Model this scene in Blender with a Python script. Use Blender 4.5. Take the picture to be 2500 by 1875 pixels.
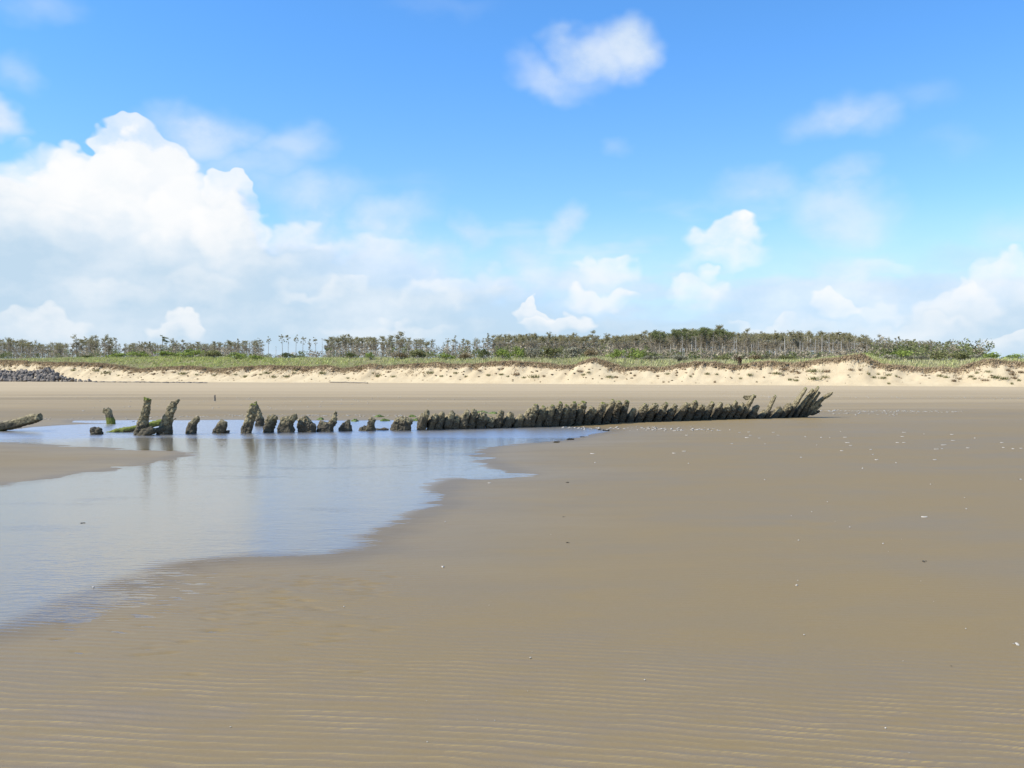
import bpy, math, random
import numpy as np
from mathutils import Vector, Matrix

# ------------------------------------------------------------------ camera
scene = bpy.context.scene
for o in list(bpy.data.objects):
    bpy.data.objects.remove(o, do_unlink=True)
COL = scene.collection
CAM_H = 1.6
PITCH = math.atan(27.5 / 2165.0)            # looks a touch below the horizon
FPX = 2165.0                                # focal length in photo pixels (2500 wide)
cam_d = bpy.data.cameras.new('camera')
cam_d.sensor_width = 36.0
cam_d.lens = 36.0 * FPX / 2500.0
cam_d.clip_start = 0.05
cam_d.clip_end = 20000.0
cam = bpy.data.objects.new('camera', cam_d)
COL.objects.link(cam)
cam.location = (0, 0, CAM_H)
cam.rotation_euler = (math.pi / 2 - PITCH, 0, 0)
scene.camera = cam

# ------------------------------------------------------------------ view
scene.view_settings.view_transform = 'Standard'
scene.view_settings.look = 'None'
scene.view_settings.exposure = 0.35
scene.view_settings.gamma = 1.0
scene.view_settings.use_curve_mapping = False
scene.render.engine = 'CYCLES'
scene.cycles.max_bounces = 6
scene.cycles.diffuse_bounces = 2
scene.cycles.glossy_bounces = 3
scene.cycles.transparent_max_bounces = 8

# ------------------------------------------------------------------ sun
SUN_AZ = math.radians(-106)                 # clockwise from +Y: from the left, a little behind the viewer
SUN_EL = math.radians(50)
sd = bpy.data.lights.new('sun', 'SUN')
sd.energy = 5.0
sd.angle = math.radians(0.53)
sd.color = (1.0, 0.95, 0.87)
sun = bpy.data.objects.new('sun', sd)
COL.objects.link(sun)
to_sun = Vector((math.sin(SUN_AZ) * math.cos(SUN_EL), math.cos(SUN_AZ) * math.cos(SUN_EL), math.sin(SUN_EL)))
sun.rotation_euler = to_sun.to_track_quat('Z', 'Y').to_euler()
sun.location = (-40, 10, 60)


def pix_dir(px, py):
    """direction in the world of a point of the photograph"""
    x = (px - 1250.0) / FPX
    y = -(py - 937.5) / FPX
    c, s = math.cos(PITCH), math.sin(PITCH)
    return np.array([x, c + y * s, y * c - s])


def pix_ground(px, py, z=0.0):
    d = pix_dir(px, py)
    t = (z - CAM_H) / d[2]
    return d[0] * t, d[1] * t


def pix_azel(px, py):
    d = pix_dir(px, py)
    return math.atan2(d[0], d[1]), math.atan2(d[2], math.hypot(d[0], d[1]))


# ------------------------------------------------------------------ node helper
class NT:
    def __init__(self, tree):
        self.t = tree
        self.n = tree.nodes
        self.l = tree.links

    def put(self, sock, v):
        if v is None:
            return
        if isinstance(v, bpy.types.NodeSocket):
            self.l.new(v, sock)
        else:
            if isinstance(v, (tuple, list)) and len(v) == 3 and sock.type == 'RGBA':
                v = (*v, 1.0)
            sock.default_value = v

    def m(self, op, a, b=None, c=None, clamp=False):
        n = self.n.new('ShaderNodeMath')
        n.operation = op
        n.use_clamp = clamp
        self.put(n.inputs[0], a)
        self.put(n.inputs[1], b)
        self.put(n.inputs[2], c)
        return n.outputs[0]

    def v(self, op, a, b=None):
        n = self.n.new('ShaderNodeVectorMath')
        n.operation = op
        self.put(n.inputs[0], a)
        if op == 'SCALE':
            self.put(n.inputs['Scale'], b)
        else:
            self.put(n.inputs[1], b)
        return n.outputs['Value'] if op in ('LENGTH', 'DOT_PRODUCT') else n.outputs['Vector']

    def xyz(self, a=0.0, b=0.0, c=0.0):
        n = self.n.new('ShaderNodeCombineXYZ')
        for s, v in zip(n.inputs, (a, b, c)):
            self.put(s, v)
        return n.outputs[0]

    def sep(self, v):
        n = self.n.new('ShaderNodeSeparateXYZ')
        self.put(n.inputs[0], v)
        return n.outputs

    def ss(self, v, lo, hi, a=0.0, b=1.0):
        n = self.n.new('ShaderNodeMapRange')
        n.interpolation_type = 'SMOOTHSTEP'
        self.put(n.inputs['Value'], v)
        self.put(n.inputs['From Min'], lo)
        self.put(n.inputs['From Max'], hi)
        self.put(n.inputs['To Min'], a)
        self.put(n.inputs['To Max'], b)
        return n.outputs['Result']

    def noise(self, vec, scale, detail=4.0, rough=0.5, dist=0.0, col=False):
        n = self.n.new('ShaderNodeTexNoise')
        self.put(n.inputs['Vector'], vec)
        n.inputs['Scale'].default_value = scale
        n.inputs['Detail'].default_value = detail
        n.inputs['Roughness'].default_value = rough
        n.inputs['Distortion'].default_value = dist
        return n.outputs['Color'] if col else n.outputs['Fac']

    def voro(self, vec, scale, feature='F1', detail=0.0, rough=0.5, smooth=None):
        n = self.n.new('ShaderNodeTexVoronoi')
        n.feature = feature
        self.put(n.inputs['Vector'], vec)
        n.inputs['Scale'].default_value = scale
        n.inputs['Detail'].default_value = detail
        n.inputs['Roughness'].default_value = rough
        if smooth is not None:
            n.inputs['Smoothness'].default_value = smooth
        return n.outputs['Distance']

    def mix(self, f, a, b):
        n = self.n.new('ShaderNodeMix')
        n.data_type = 'RGBA'
        self.put(n.inputs['Factor'], f)
        self.put(n.inputs['A'], a) if False else self.put(n.inputs[6], a)
        self.put(n.inputs[7], b)
        return n.outputs[2]

    def attr(self, name):
        n = self.n.new('ShaderNodeAttribute')
        n.attribute_name = name
        return n.outputs['Fac']

    def attrc(self, name):
        n = self.n.new('ShaderNodeAttribute')
        n.attribute_name = name
        return n.outputs['Color']

    def geo(self, out):
        return self.n.new('ShaderNodeNewGeometry').outputs[out]

    def bump(self, h, strength=0.5, dist=0.02):
        n = self.n.new('ShaderNodeBump')
        self.put(n.inputs['Strength'], strength)
        self.put(n.inputs['Distance'], dist)
        self.put(n.inputs['Height'], h)
        return n.outputs[0]


# ------------------------------------------------------------------ world: Nishita sky with cumulus
world = bpy.data.worlds.new('World')
scene.world = world
world.use_nodes = True
wt = world.node_tree
wt.nodes.clear()
W = NT(wt)
sky = wt.nodes.new('ShaderNodeTexSky')
sky.sky_type = 'NISHITA'
sky.sun_disc = False
sky.sun_elevation = SUN_EL
sky.sun_rotation = SUN_AZ
sky.altitude = 0.0
sky.air_density = 1.0
sky.dust_density = 0.25
sky.ozone_density = 3.0
SKY_STR = 0.15

gen = wt.nodes.new('ShaderNodeTexCoord').outputs['Generated']
sx, sy, sz = W.sep(gen)
az = W.m('ARCTAN2', sx, sy)
el = W.m('ARCSINE', W.m('MINIMUM', W.m('MAXIMUM', sz, -1.0), 1.0))
P = W.xyz(az, el, 0.0)
# noise lives on the direction sphere (no seam), flattened a little
gd = W.v('MULTIPLY', gen, (1.0, 1.0, 1.35))
warp = W.v('SUBTRACT', W.noise(gd, 7.0, 1.0, 0.55, col=True), (0.5, 0.5, 0.5))
warpf = W.v('SUBTRACT', W.noise(gd, 26.0, 2.0, 0.6, col=True), (0.5, 0.5, 0.5))
Pw = W.v('ADD', P, W.v('ADD', W.v('MULTIPLY', warp, (0.10, 0.07, 0)), W.v('MULTIPLY', warpf, (0.035, 0.03, 0))))


n_fine = W.noise(gd, 15.0, 5.0, 0.6)
n_big = W.noise(gd, 4.5, 2.0, 0.5)
vp = wt.nodes.new('ShaderNodeTexVoronoi')       # cauliflower edge of the heaps
vp.voronoi_dimensions = '2D'
W.put(vp.inputs['Vector'], W.v('ADD', W.v('MULTIPLY', P, (1.0, 1.2, 0.0)), W.v('MULTIPLY', warpf, (0.03, 0.03, 0.0))))
vp.inputs['Scale'].default_value = 22.0
vp.inputs['Detail'].default_value = 1.0
vp.inputs['Roughness'].default_value = 0.5
puff0 = W.m('SUBTRACT', 1.0, vp.outputs['Distance'])

# the tall bank: how high the cloud reaches at each bearing
PROF = [(-900, 420), (-500, 400), (-200, 385), (0, 368), (100, 376), (172, 378), (192, 358), (262, 326), (285, 302),
        (340, 296), (400, 300), (430, 352), (475, 402), (505, 420), (530, 400), (562, 396), (600, 424), (622, 480),
        (655, 490), (780, 478), (960, 500), (1050, 535), (1150, 575), (1250, 610), (1400, 655), (1550, 715),
        (1750, 735), (1950, 738), (2100, 728), (2200, 700), (2300, 664), (2400, 628), (2500, 606), (2800, 590), (3300, 640)]
fc = wt.nodes.new('ShaderNodeFloatCurve')
cv = fc.mapping.curves[0]
pts = []
for px, py in PROF:
    a_, e_ = pix_azel(px, py)
    pts.append(((a_ + 0.8) / 1.6, e_ / 0.5))
cv.points[0].location = pts[0]
cv.points[1].location = pts[-1]
for p_ in pts[1:-1]:
    cv.points.new(*p_)
for p_ in cv.points:
    p_.handle_type = 'AUTO_CLAMPED'
fc.mapping.update()
azw, elw, _ = W.sep(Pw)
azs = W.m('ADD', az, W.m('MULTIPLY', W.sep(warpf)[0], 0.05))
W.put(fc.inputs['Value'], W.m('DIVIDE', W.m('ADD', azs, 0.8), 1.6))
prof = W.m('MULTIPLY', fc.outputs[0], 0.5)
els = W.m('ADD', el, W.m('ADD', W.m('MULTIPLY', W.m('SUBTRACT', puff0, 0.62), -0.030),
                         W.m('MULTIPLY', W.m('SUBTRACT', n_fine, 0.5), -0.05)))
depth = W.m('SUBTRACT', prof, els)
# crisp on the tall left heap, soft elsewhere
soft = W.ss(az, -0.36, -0.25, 0.012, 0.060)
a_bank = W.ss(depth, 0.0, soft)
a_bank = W.m('MULTIPLY', a_bank, W.ss(az, -0.34, -0.05, 1.0, 0.74))

# thin single clouds: (x, y, half width, half height, opacity, softness)
BLOBS = [(1450, 130, 110, 72, .70, .8), (1515, 105, 118, 86, .76, .7), (1375, 175, 140, 55, .50, .9), (2035, 272, 150, 72, .52, .9), (2100, 300, 90, 55, .30, .9),
         (1490, 362, 60, 40, .25, 1.), (2230, 245, 130, 50, .14, 1.), (500, 322, 165, 92, .66, .8), (690, 355, 130, 80, .48, .9),
         (590, 410, 200, 90, .42, 1.), (0, 300, 90, 46, .85, .7), (10, 185, 80, 55, .35, 1.), (80, 8, 150, 60, .35, 1.),
         (1870, 478, 150, 75, .42, .9), (2065, 520, 150, 90, .55, .8), (2075, 440, 85, 50, .40, .9),
         (1372, 562, 62, 66, .60, .8), (1300, 625, 110, 50, .45, .9), (1160, 572, 65, 55, .50, .9), (2085, 655, 140, 65, .5, .9),
         (2475, 580, 90, 80, .35, 1.), (1090, 30, 200, 40, .10, 1.), (2330, 362, 120, 40, .10, 1.), (2200, 700, 190, 60, .5, 1.), (740, 480, 230, 75, .5, 1.), (960, 520, 190, 60, .45, 1.), (2380, 640, 160, 60, .4, 1.)]
a_blob = None
for (bx, by, rx, ry, op, so) in BLOBS:
    a0, e0 = pix_azel(bx, by)
    k = W.v('MULTIPLY', W.v('SUBTRACT', Pw, (a0, e0, 0)), (FPX / rx, FPX / ry, 0))
    f = W.ss(W.v('LENGTH', k), 1.0, 1.0 - so, 0.0, op)
    a_blob = f if a_blob is None else W.m('MAXIMUM', a_blob, f)
a_blob = W.m('MULTIPLY', a_blob, W.ss(n_fine, 0.25, 0.62, 0.62, 1.06), clamp=True)

# low layered cloud toward the horizon, all round, and a few scattered clouds overhead and behind
lay = W.noise(W.v('MULTIPLY', gen, (1.0, 1.0, 3.2)), 4.2, 4.0, 0.55)
thr = W.ss(el, 0.02, 0.19, 0.30, 0.70)
a_low = W.m('MULTIPLY', W.ss(W.m('SUBTRACT', lay, thr), -0.14, 0.14), W.ss(el, 0.10, 0.26, 0.85, 0.0))
hor = W.ss(el, 0.01, 0.19, 0.82, 0.0)
a_low = W.m('MAXIMUM', a_low, hor)
front = W.ss(W.m('ABSOLUTE', az), 0.62, 0.85)
sc_n = W.m('ADD', W.m('MULTIPLY', W.noise(gd, 2.3, 2.0, 0.5), 0.72), W.m('MULTIPLY', n_fine, 0.28))
a_far = W.m('MULTIPLY', W.ss(sc_n, 0.52, 0.66), W.m('MULTIPLY', W.m('MAXIMUM', front, W.ss(el, 0.5, 0.7)), 0.8))

inv = W.m('MULTIPLY', W.m('SUBTRACT', 1.0, a_bank), W.m('SUBTRACT', 1.0, a_blob))
inv = W.m('MULTIPLY', inv, W.m('MULTIPLY', W.m('SUBTRACT', 1.0, a_low), W.m('SUBTRACT', 1.0, a_far)))
alpha = W.m('MULTIPLY', W.m('SUBTRACT', 1.0, inv), W.ss(sz, -0.02, 0.0))

# body colour of the cloud: pale blue-grey, whiter high up
body = W.ss(W.m('ADD', elw, W.m('MULTIPLY', W.m('SUBTRACT', n_big, 0.5), 0.25)), 0.04, 0.21, 0.10, 0.62)
body = W.m('ADD', body, W.m('MULTIPLY', W.m('SUBTRACT', n_fine, 0.5), 1.1), clamp=True)
thin = W.m('MULTIPLY', W.m('SUBTRACT', 1.0, a_bank), W.ss(el, 0.12, 0.2, 0.0, 0.55))
body = W.m('MAXIMUM', body, thin)
body = W.m('ADD', body, W.m('MULTIPLY', W.m('SUBTRACT', lay, 0.48), W.ss(el, 0.10, 0.2, 1.9, 0.3)), clamp=True)
WHITE = (0.79, 0.79, 0.79)
ccol = W.mix(body, (0.43, 0.56, 0.68), (0.71, 0.75, 0.79))
skyc = W.v('MULTIPLY', sky.outputs[0], W.xyz(W.ss(sz, 0.03, 0.38, SKY_STR * 0.80, SKY_STR * 0.53), SKY_STR * 0.94, SKY_STR * 1.27))
col = W.mix(alpha, skyc, ccol)

# sunlit heads, back to front: white above, melting into the body below
HEADS = [(60, 440, 300, 85, .85, .4), (330, 378, 118, 86, .95, .10), (240, 405, 110, 74, .85, .15), (140, 455, 170, 70, .75, .3),
         (405, 455, 115, 95, .60, .6), (60, 530, 210, 50, .65, .4), (300, 505, 190, 60, .70, .35), (560, 452, 62, 60, .95, .12),
         (475, 510, 110, 92, .85, .25), (555, 562, 105, 76, .9, .22), (430, 572, 90, 62, .65, .4), (720, 575, 95, 46, .62, .5),
         (900, 585, 165, 50, .42, .7), (275, 700, 120, 50, .35, .8), (500, 690, 150, 60, .35, .8), (1130, 690, 150, 50, .45, .7),
         (1768, 572, 98, 62, .98, .3), (1762, 622, 120, 50, .62, .7), (1472, 650, 88, 44, .7, .5), (1465, 716, 98, 36, .75, .5),
         (1715, 705, 85, 45, .68, .5), (1040, 705, 120, 45, .3, .8), (2045, 735, 64, 38, .8, .4), (2150, 745, 80, 34, .45, .6),
         (1300, 748, 60, 22, .85, .3), (1365, 775, 105, 34, .85, .3), (440, 795, 78, 34, .75, .35), (120, 795, 110, 50, .55, .4),
         (760, 700, 105, 32, .45, .8), (870, 682, 50, 26, .4, .7), (2330, 748, 95, 60, .6, .4), (2352, 705, 34, 40, .6, .4),
         (2470, 675, 85, 66, .75, .4), (2490, 822, 70, 24, .6, .4), (1850, 790, 70, 20, .4, .6), (950, 805, 200, 28, .4, .8),
         (2150, 640, 110, 36, .3, .8), (1950, 800, 150, 30, .3, .8), (2250, 800, 150, 34, .35, .8), (650, 640, 110, 40, .3, .8)]
Ph = W.v('ADD', P, W.v('ADD', W.v('MULTIPLY', warp, (0.025, 0.018, 0)), W.v('MULTIPLY', warpf, (0.042, 0.040, 0))))
Ph = W.v('ADD', Ph, W.v('MULTIPLY', W.xyz(0.0, W.m('SUBTRACT', puff0, 0.62), 0.0), (0, -0.022, 0)))
mod = W.m('MULTIPLY', W.ss(n_fine, 0.34, 0.60, 0.70, 1.0), W.ss(puff0, 0.35, 0.75, 0.78, 1.0))
for (bx, by, rx, ry, op, so) in HEADS:
    a0, e0 = pix_azel(bx, by)
    k = W.v('MULTIPLY', W.v('SUBTRACT', Ph, (a0, e0, 0)), (FPX / rx, FPX / ry, 0))
    so = so * 0.72 if by > 620 else so
    f = W.ss(W.v('LENGTH', k), 1.0, 1.0 - so, 0.0, op)
    f = W.m('MULTIPLY', W.m('MULTIPLY', f, mod), W.ss(W.sep(k)[1], -1.05, 0.45))
    col = W.mix(f, col, WHITE)
bg = wt.nodes.new('ShaderNodeBackground')
bg.inputs['Strength'].default_value = 1.0
wt.links.new(col, bg.inputs['Color'])
wo = wt.nodes.new('ShaderNodeOutputWorld')
wt.links.new(bg.outputs[0], wo.inputs['Surface'])
world.cycles.sampling_method = 'NONE'
# ------------------------------------------------------------------ numpy noise
def _hash(ix, iy, iz, seed):
    h = (ix.astype(np.int64) * 374761393 + iy.astype(np.int64) * 668265263 + iz.astype(np.int64) * 2147483647 + seed * 974634777) & 0xFFFFFFFF
    h = ((h ^ (h >> 13)) * 1274126177) & 0xFFFFFFFF
    h = ((h ^ (h >> 16)) * 2246822519) & 0xFFFFFFFF
    return ((h ^ (h >> 15)) & 0xFFFFFF) / float(0xFFFFFF)


def vnoise(x, y, z=None, seed=0):
    """value noise in -1..1"""
    x = np.asarray(x, float)
    y = np.asarray(y, float)
    z = np.zeros_like(x) if z is None else np.asarray(z, float)
    ix, iy, iz = np.floor(x), np.floor(y), np.floor(z)
    fx, fy, fz = x - ix, y - iy, z - iz
    u, v, w = (f * f * f * (f * (f * 6 - 15) + 10) for f in (fx, fy, fz))
    r = 0.0
    flat = not np.any(fz)
    for dz in ((0,) if flat else (0, 1)):
        wz = 1.0 if flat else (w if dz else 1 - w)
        for dy in (0, 1):
            wy = v if dy else 1 - v
            for dx in (0, 1):
                wx = u if dx else 1 - u
                r = r + wx * wy * wz * _hash(ix + dx, iy + dy, iz + dz, seed)
    return r * 2 - 1


def fbm(x, y, z=None, seed=0, oct=4, gain=0.5, lac=2.03):
    r, a, s = 0.0, 1.0, 0.0
    for k in range(oct):
        f = lac ** k
        r = r + a * vnoise(x * f + 13.7 * k, y * f - 7.1 * k, None if z is None else z * f, seed + k)
        s += a
        a *= gain
    return r / s


def worley(p, seed=0):
    """distance to the nearest feature point, p (N,3)"""
    ip = np.floor(p)
    best = np.full(len(p), 9.0)
    for dx in (-1, 0, 1):
        for dy in (-1, 0, 1):
            for dz in (-1, 0, 1):
                c = ip + (dx, dy, dz)
                q = np.stack([c[:, k] + _hash(c[:, 0], c[:, 1], c[:, 2], seed + 11 * k) for k in range(3)], 1)
                best = np.minimum(best, ((p - q) ** 2).sum(1))
    return np.sqrt(best)


def sstep(x, a, b):
    t = np.clip((np.asarray(x, float) - a) / (b - a), 0, 1)
    return t * t * (3 - 2 * t)


# ------------------------------------------------------------------ object helpers
def mesh_np(name, verts, faces, attrs=None, smooth=False):
    """verts (N,3); faces (M,k) all of one size"""
    me = bpy.data.meshes.new(name)
    verts = np.ascontiguousarray(verts, dtype=np.float32)
    faces = np.ascontiguousarray(faces, dtype=np.int32)
    n, k = faces.shape
    me.vertices.add(len(verts))
    me.vertices.foreach_set('co', verts.ravel())
    me.loops.add(n * k)
    me.loops.foreach_set('vertex_index', faces.ravel())
    me.polygons.add(n)
    me.polygons.foreach_set('loop_start', np.arange(0, n * k, k, dtype=np.int32))
    me.polygons.foreach_set('loop_total', np.full(n, k, dtype=np.int32))
    if smooth:
        me.polygons.foreach_set('use_smooth', np.ones(n, dtype=bool))
    me.update(calc_edges=True)
    for an, av in (attrs or {}).items():
        av = np.asarray(av, dtype=np.float32)
        if av.ndim == 1:
            a = me.attributes.new(an, 'FLOAT', 'POINT')
            a.data.foreach_set('value', av)
        else:
            a = me.attributes.new(an, 'FLOAT_COLOR', 'POINT')
            if av.shape[1] == 3:
                av = np.concatenate([av, np.ones((len(av), 1), np.float32)], 1)
            a.data.foreach_set('color', np.ascontiguousarray(av).ravel())
    me.validate()
    return me


def add(name, me, mat=None, parent=None, loc=(0, 0, 0), rot=(0, 0, 0), scale=(1, 1, 1)):
    o = bpy.data.objects.new(name, me)
    COL.objects.link(o)
    if mat and me and not me.materials:
        me.materials.append(mat)
    o.location = loc
    o.rotation_euler = rot
    o.scale = scale
    if parent:
        o.parent = parent
    return o


def tag(o, label=None, cat=None, group=None, kind=None):
    if label:
        o['label'] = label
    if cat:
        o['category'] = cat
    if group:
        o['group'] = group
    if kind:
        o['kind'] = kind
    return o


def grid_faces(nr, nc):
    i = np.arange(nr * nc).reshape(nr, nc)
    return np.stack([i[:-1, :-1], i[:-1, 1:], i[1:, 1:], i[1:, :-1]], -1).reshape(-1, 4)


def new_mat(name):
    m = bpy.data.materials.new(name)
    m.use_nodes = True
    m.node_tree.nodes.clear()
    T = NT(m.node_tree)
    out = m.node_tree.nodes.new('ShaderNodeOutputMaterial')
    return m, T, out


def principled(T, out, **kw):
    b = T.n.new('ShaderNodeBsdfPrincipled')
    for k, v in kw.items():
        T.put(b.inputs[k.replace('_', ' ')], v)
    T.l.new(b.outputs[0], out.inputs['Surface'])
    return b


# ------------------------------------------------------------------ the pool's outline (taken from the photo, laid on the ground)
POND_PX = [(1330, 1040), (1400, 1042), (1450, 1046), (1492, 1052), (1450, 1059), (1420, 1066), (1370, 1076), (1300, 1083), (1220, 1088),
           (1180, 1096), (1160, 1110), (1185, 1128), (1225, 1146), (1262, 1158), (1200, 1166), (1110, 1172), (1075, 1186),
           (1062, 1212), (1052, 1240), (1010, 1262), (945, 1288), (905, 1312), (880, 1340), (810, 1356), (700, 1356), (600, 1354),
           (520, 1366), (420, 1386), (330, 1408), (260, 1436), (170, 1466), (80, 1508), (0, 1540), (-300, 1610), (-900, 1680),
           (-2400, 1600), (-1500, 1330), (-700, 1250), (-300, 1218), (0, 1188), (90, 1176), (200, 1158), (320, 1140), (400, 1126), (450, 1113),
           (470, 1105), (440, 1100), (380, 1098), (300, 1096), (200, 1090), (100, 1083), (0, 1080), (-300, 1078), (-1200, 1076),
           (-1300, 1046), (-300, 1049), (20, 1050), (80, 1043), (150, 1038), (190, 1036), (230, 1035), (300, 1034), (225, 1033), (175, 1031), (180, 1027),
           (300, 1026), (450, 1026), (560, 1025), (700, 1026), (830, 1027), (960, 1026), (1010, 1028), (1060, 1030), (1150, 1033), (1250, 1036)]
POND = np.array([pix_ground(*p) for p in POND_PX])


def pond_sd(x, y):
    """signed distance to the waterline, positive on the sand"""
    x = np.asarray(x, float).ravel()
    y = np.asarray(y, float).ravel()
    d = np.full(len(x), 1e9)
    ins = np.zeros(len(x), bool)
    n = len(POND)
    for i in range(n):
        ax, ay = POND[i]
        bx, by = POND[(i + 1) % n]
        ex, ey = bx - ax, by - ay
        t = np.clip(((x - ax) * ex + (y - ay) * ey) / (ex * ex + ey * ey), 0, 1)
        d = np.minimum(d, (x - ax - t * ex) ** 2 + (y - ay - t * ey) ** 2)
        c = (ay > y) != (by > y)
        with np.errstate(divide='ignore', invalid='ignore'):
            ins ^= c & (x < ex * (y - ay) / (ey if ey != 0 else 1e-9) + ax)
    d = np.sqrt(d)
    return np.where(ins, -d, d)


rng = np.random.default_rng(7)
# scuffed prints trodden into the wet sand near the pool
PRINTS = []
for k in range(230):
    px = rng.uniform(60, 960)
    py = 1392 + rng.gamma(2.0, 45)
    if py > 1720 or px + (py - 1380) * 1.1 < 330:
        continue
    x, y = pix_ground(px, py)
    PRINTS.append((x, y, rng.uniform(0.014, 0.026), rng.uniform(0.05, 0.10), rng.uniform(-0.25, 0.5), rng.uniform(0.004, 0.010)))


def sand_z(x, y):
    """height of the beach, plus the ripple phase used for the dry crests"""
    shp = x.shape
    x = x.ravel()
    y = y.ravel()
    sd_ = np.full(len(x), 30.0)
    near = (y > 1.0) & (y < 60) & (np.abs(x) < 60)
    sd_[near] = pond_sd(x[near], y[near])
    wob = fbm(x * 0.8, y * 0.8, seed=3, oct=3) * 0.35 * sstep(y, 30, 12)
    s = sd_ + wob
    z = np.where(s > 0, 0.026 * np.tanh(s / 2.6), 0.030 * np.tanh(s / 3.2))
    edge = np.exp(-(sd_ / 1.1) ** 2) * sstep(y, 26, 16)
    z += (fbm(x * 0.7, y * 2.4, seed=5, oct=3) * 0.0045 + fbm(x * 3.0, y * 12.0, seed=6, oct=2) * 0.0012) * edge
    z += fbm(x * 0.35, y * 0.35, seed=9, oct=3) * 0.008 * sstep(np.abs(sd_), 0.0, 1.5)
    z += fbm(x * 0.02, y * 0.05, seed=21, oct=2) * 0.05 * sstep(y, 34, 70)
    z += sstep(y, 40, 110) * 0.06
    # wind and current ripples
    warp = fbm(x * 0.55, y * 0.9, seed=31, oct=3) * 0.075 + fbm(x * 3.0, y * 4.0, seed=37, oct=2) * 0.018
    lam = 0.064
    ph = (y + 0.15 * x + warp) / lam * 2 * np.pi
    w = np.sin(ph + 0.55 * np.sin(ph))
    lump = 0.55 + 0.45 * fbm(x * 4.5, y * 11.0, seed=41, oct=2)
    patch = sstep(fbm(x * 0.5, y * 0.8, seed=44, oct=2), -0.55, 0.35)
    pm = 0.2 + 0.5 * sstep(y, 5.6, 4.2) + 0.25 * sstep(x, 1.0, -1.5)
    amp = 0.0062 * (pm + (1 - pm) * patch) * lump
    fade = sstep(y, 6.0, 3.8) * 0.88 + 0.12
    left = sstep(x, 0.6, -1.5) * sstep(y, 13.0, 7.5)
    amp = amp * np.maximum(fade, 0.5 * left) * sstep(y, 16, 8)
    amp = np.maximum(amp, 0.0040 * lump * np.exp(-(sd_ / 0.9) ** 2) * sstep(y, 15, 11) * (0.2 + 0.8 * sstep(x, -0.4, -2.4)))
    z += w * amp
    prn = np.zeros(len(x))
    for (qx, qy, rx, ry, an, dp) in PRINTS:
        sel = np.where((np.abs(x - qx) < 0.3) & (np.abs(y - qy) < 0.3))[0]
        if len(sel) == 0:
            continue
        dx, dy = x[sel] - qx, y[sel] - qy
        c, sn = math.cos(an), math.sin(an)
        u, v = (dx * c - dy * sn) / ry, (dx * sn + dy * c) / rx
        r2 = u * u + v * v
        z[sel] += dp * (-np.exp(-r2) + 0.12 * np.exp(-((np.sqrt(r2) - 1.5) ** 2) * 4))
        prn[sel] += np.exp(-r2)
    frag = sstep(fbm(x * 2.2, y * 9.0, seed=47, oct=3), -0.5, 0.15)
    crest = sstep(w, 0.80, 1.0) * np.clip(amp / 0.0036 - 0.2, 0, 1.1) * sstep(sd_, 0.1, 0.9) * frag
    rip = np.clip(amp / 0.0045, 0, 1)
    return z.reshape(shp), crest.reshape(shp), sd_.reshape(shp), rip.reshape(shp)


# rows get closer together towards the viewer, where the ripples can be told apart
ys = [-400, -150, -50, -20, -8, -3, -1, 0.5, 1.2, 1.8, 2.2, 2.5]
y_ = 2.5
while y_ < 700:
    st = 0.0085 if y_ < 5 else (0.0085 + (y_ - 5) * 0.0016 if y_ < 13 else (0.021 + (y_ - 13) * 0.008 if y_ < 40 else 0.24 + (y_ - 40) * 0.025))
    y_ += st
    ys.append(y_)
ys = np.array(ys)
us = np.linspace(-1, 1, 301)
half = np.maximum(0.66 * np.maximum(ys, 0) + 0.9, 2.5)
ext = np.array([0.5, 1.5, 4, 10, 25, 60, 140, 320, 800.0])
X = np.concatenate([-(half[:, None] + ext[::-1][None, :]), half[:, None] * us[None, :], half[:, None] + ext[None, :]], 1)
Y = np.repeat(ys[:, None], X.shape[1], 1)
Z, CREST, SD, RIP = sand_z(X, Y)
beach_me = mesh_np('beach', np.stack([X, Y, Z], -1).reshape(-1, 3), grid_faces(*X.shape),
                   {'crest': CREST.ravel(), 'ripple': RIP.ravel(), 'shore': np.clip(SD.ravel(), -2, 12)}, smooth=True)


def ground_at(x, y):
    """height of the beach mesh itself under a point"""
    i = int(np.clip(np.searchsorted(ys, y) - 1, 0, len(ys) - 2))
    f = (y - ys[i]) / (ys[i + 1] - ys[i])
    a = float(np.interp(x, X[i], Z[i]))
    b = float(np.interp(x, X[i + 1], Z[i + 1]))
    return a + (b - a) * f


# beach material: wet sand near the pool, drier and paler towards the dunes
m_beach, T, out = new_mat('wet_sand')
pos = T.geo('Position')
px_, py_, pz_ = T.sep(pos)
shore = T.attr('shore')
crest = T.attr('crest')
n1 = T.noise(T.v('MULTIPLY', pos, (0.25, 0.6, 1)), 1.0, 5, 0.55)
n2 = T.noise(T.v('MULTIPLY', pos, (0.9, 2.2, 1)), 1.0, 4, 0.6)
n3 = T.noise(pos, 55.0, 3, 0.6)
far_band = T.noise(T.v('MULTIPLY', pos, (0.012, 0.16, 0)), 1.0, 5, 0.62)
far = T.ss(py_, 30.0, 75.0)
fb2 = T.noise(T.v('MULTIPLY', pos, (0.05, 0.55, 0)), 1.0, 4, 0.6)
fbm_ = T.m('ADD', T.m('MULTIPLY', far_band, 0.65), T.m('MULTIPLY', fb2, 0.35))
dry = T.m('MULTIPLY', T.ss(T.m('ADD', fbm_, T.m('MULTIPLY', T.ss(py_, 22.0, 110.0), 0.45)), 0.34, 0.98), T.ss(py_, 18.0, 48.0))
wetc = T.mix(T.ss(n1, 0.30, 0.72), (0.203, 0.142, 0.055), (0.182, 0.139, 0.076))
damp = T.mix(T.ss(n2, 0.42, 0.78), wetc, (0.207, 0.145, 0.056))
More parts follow.
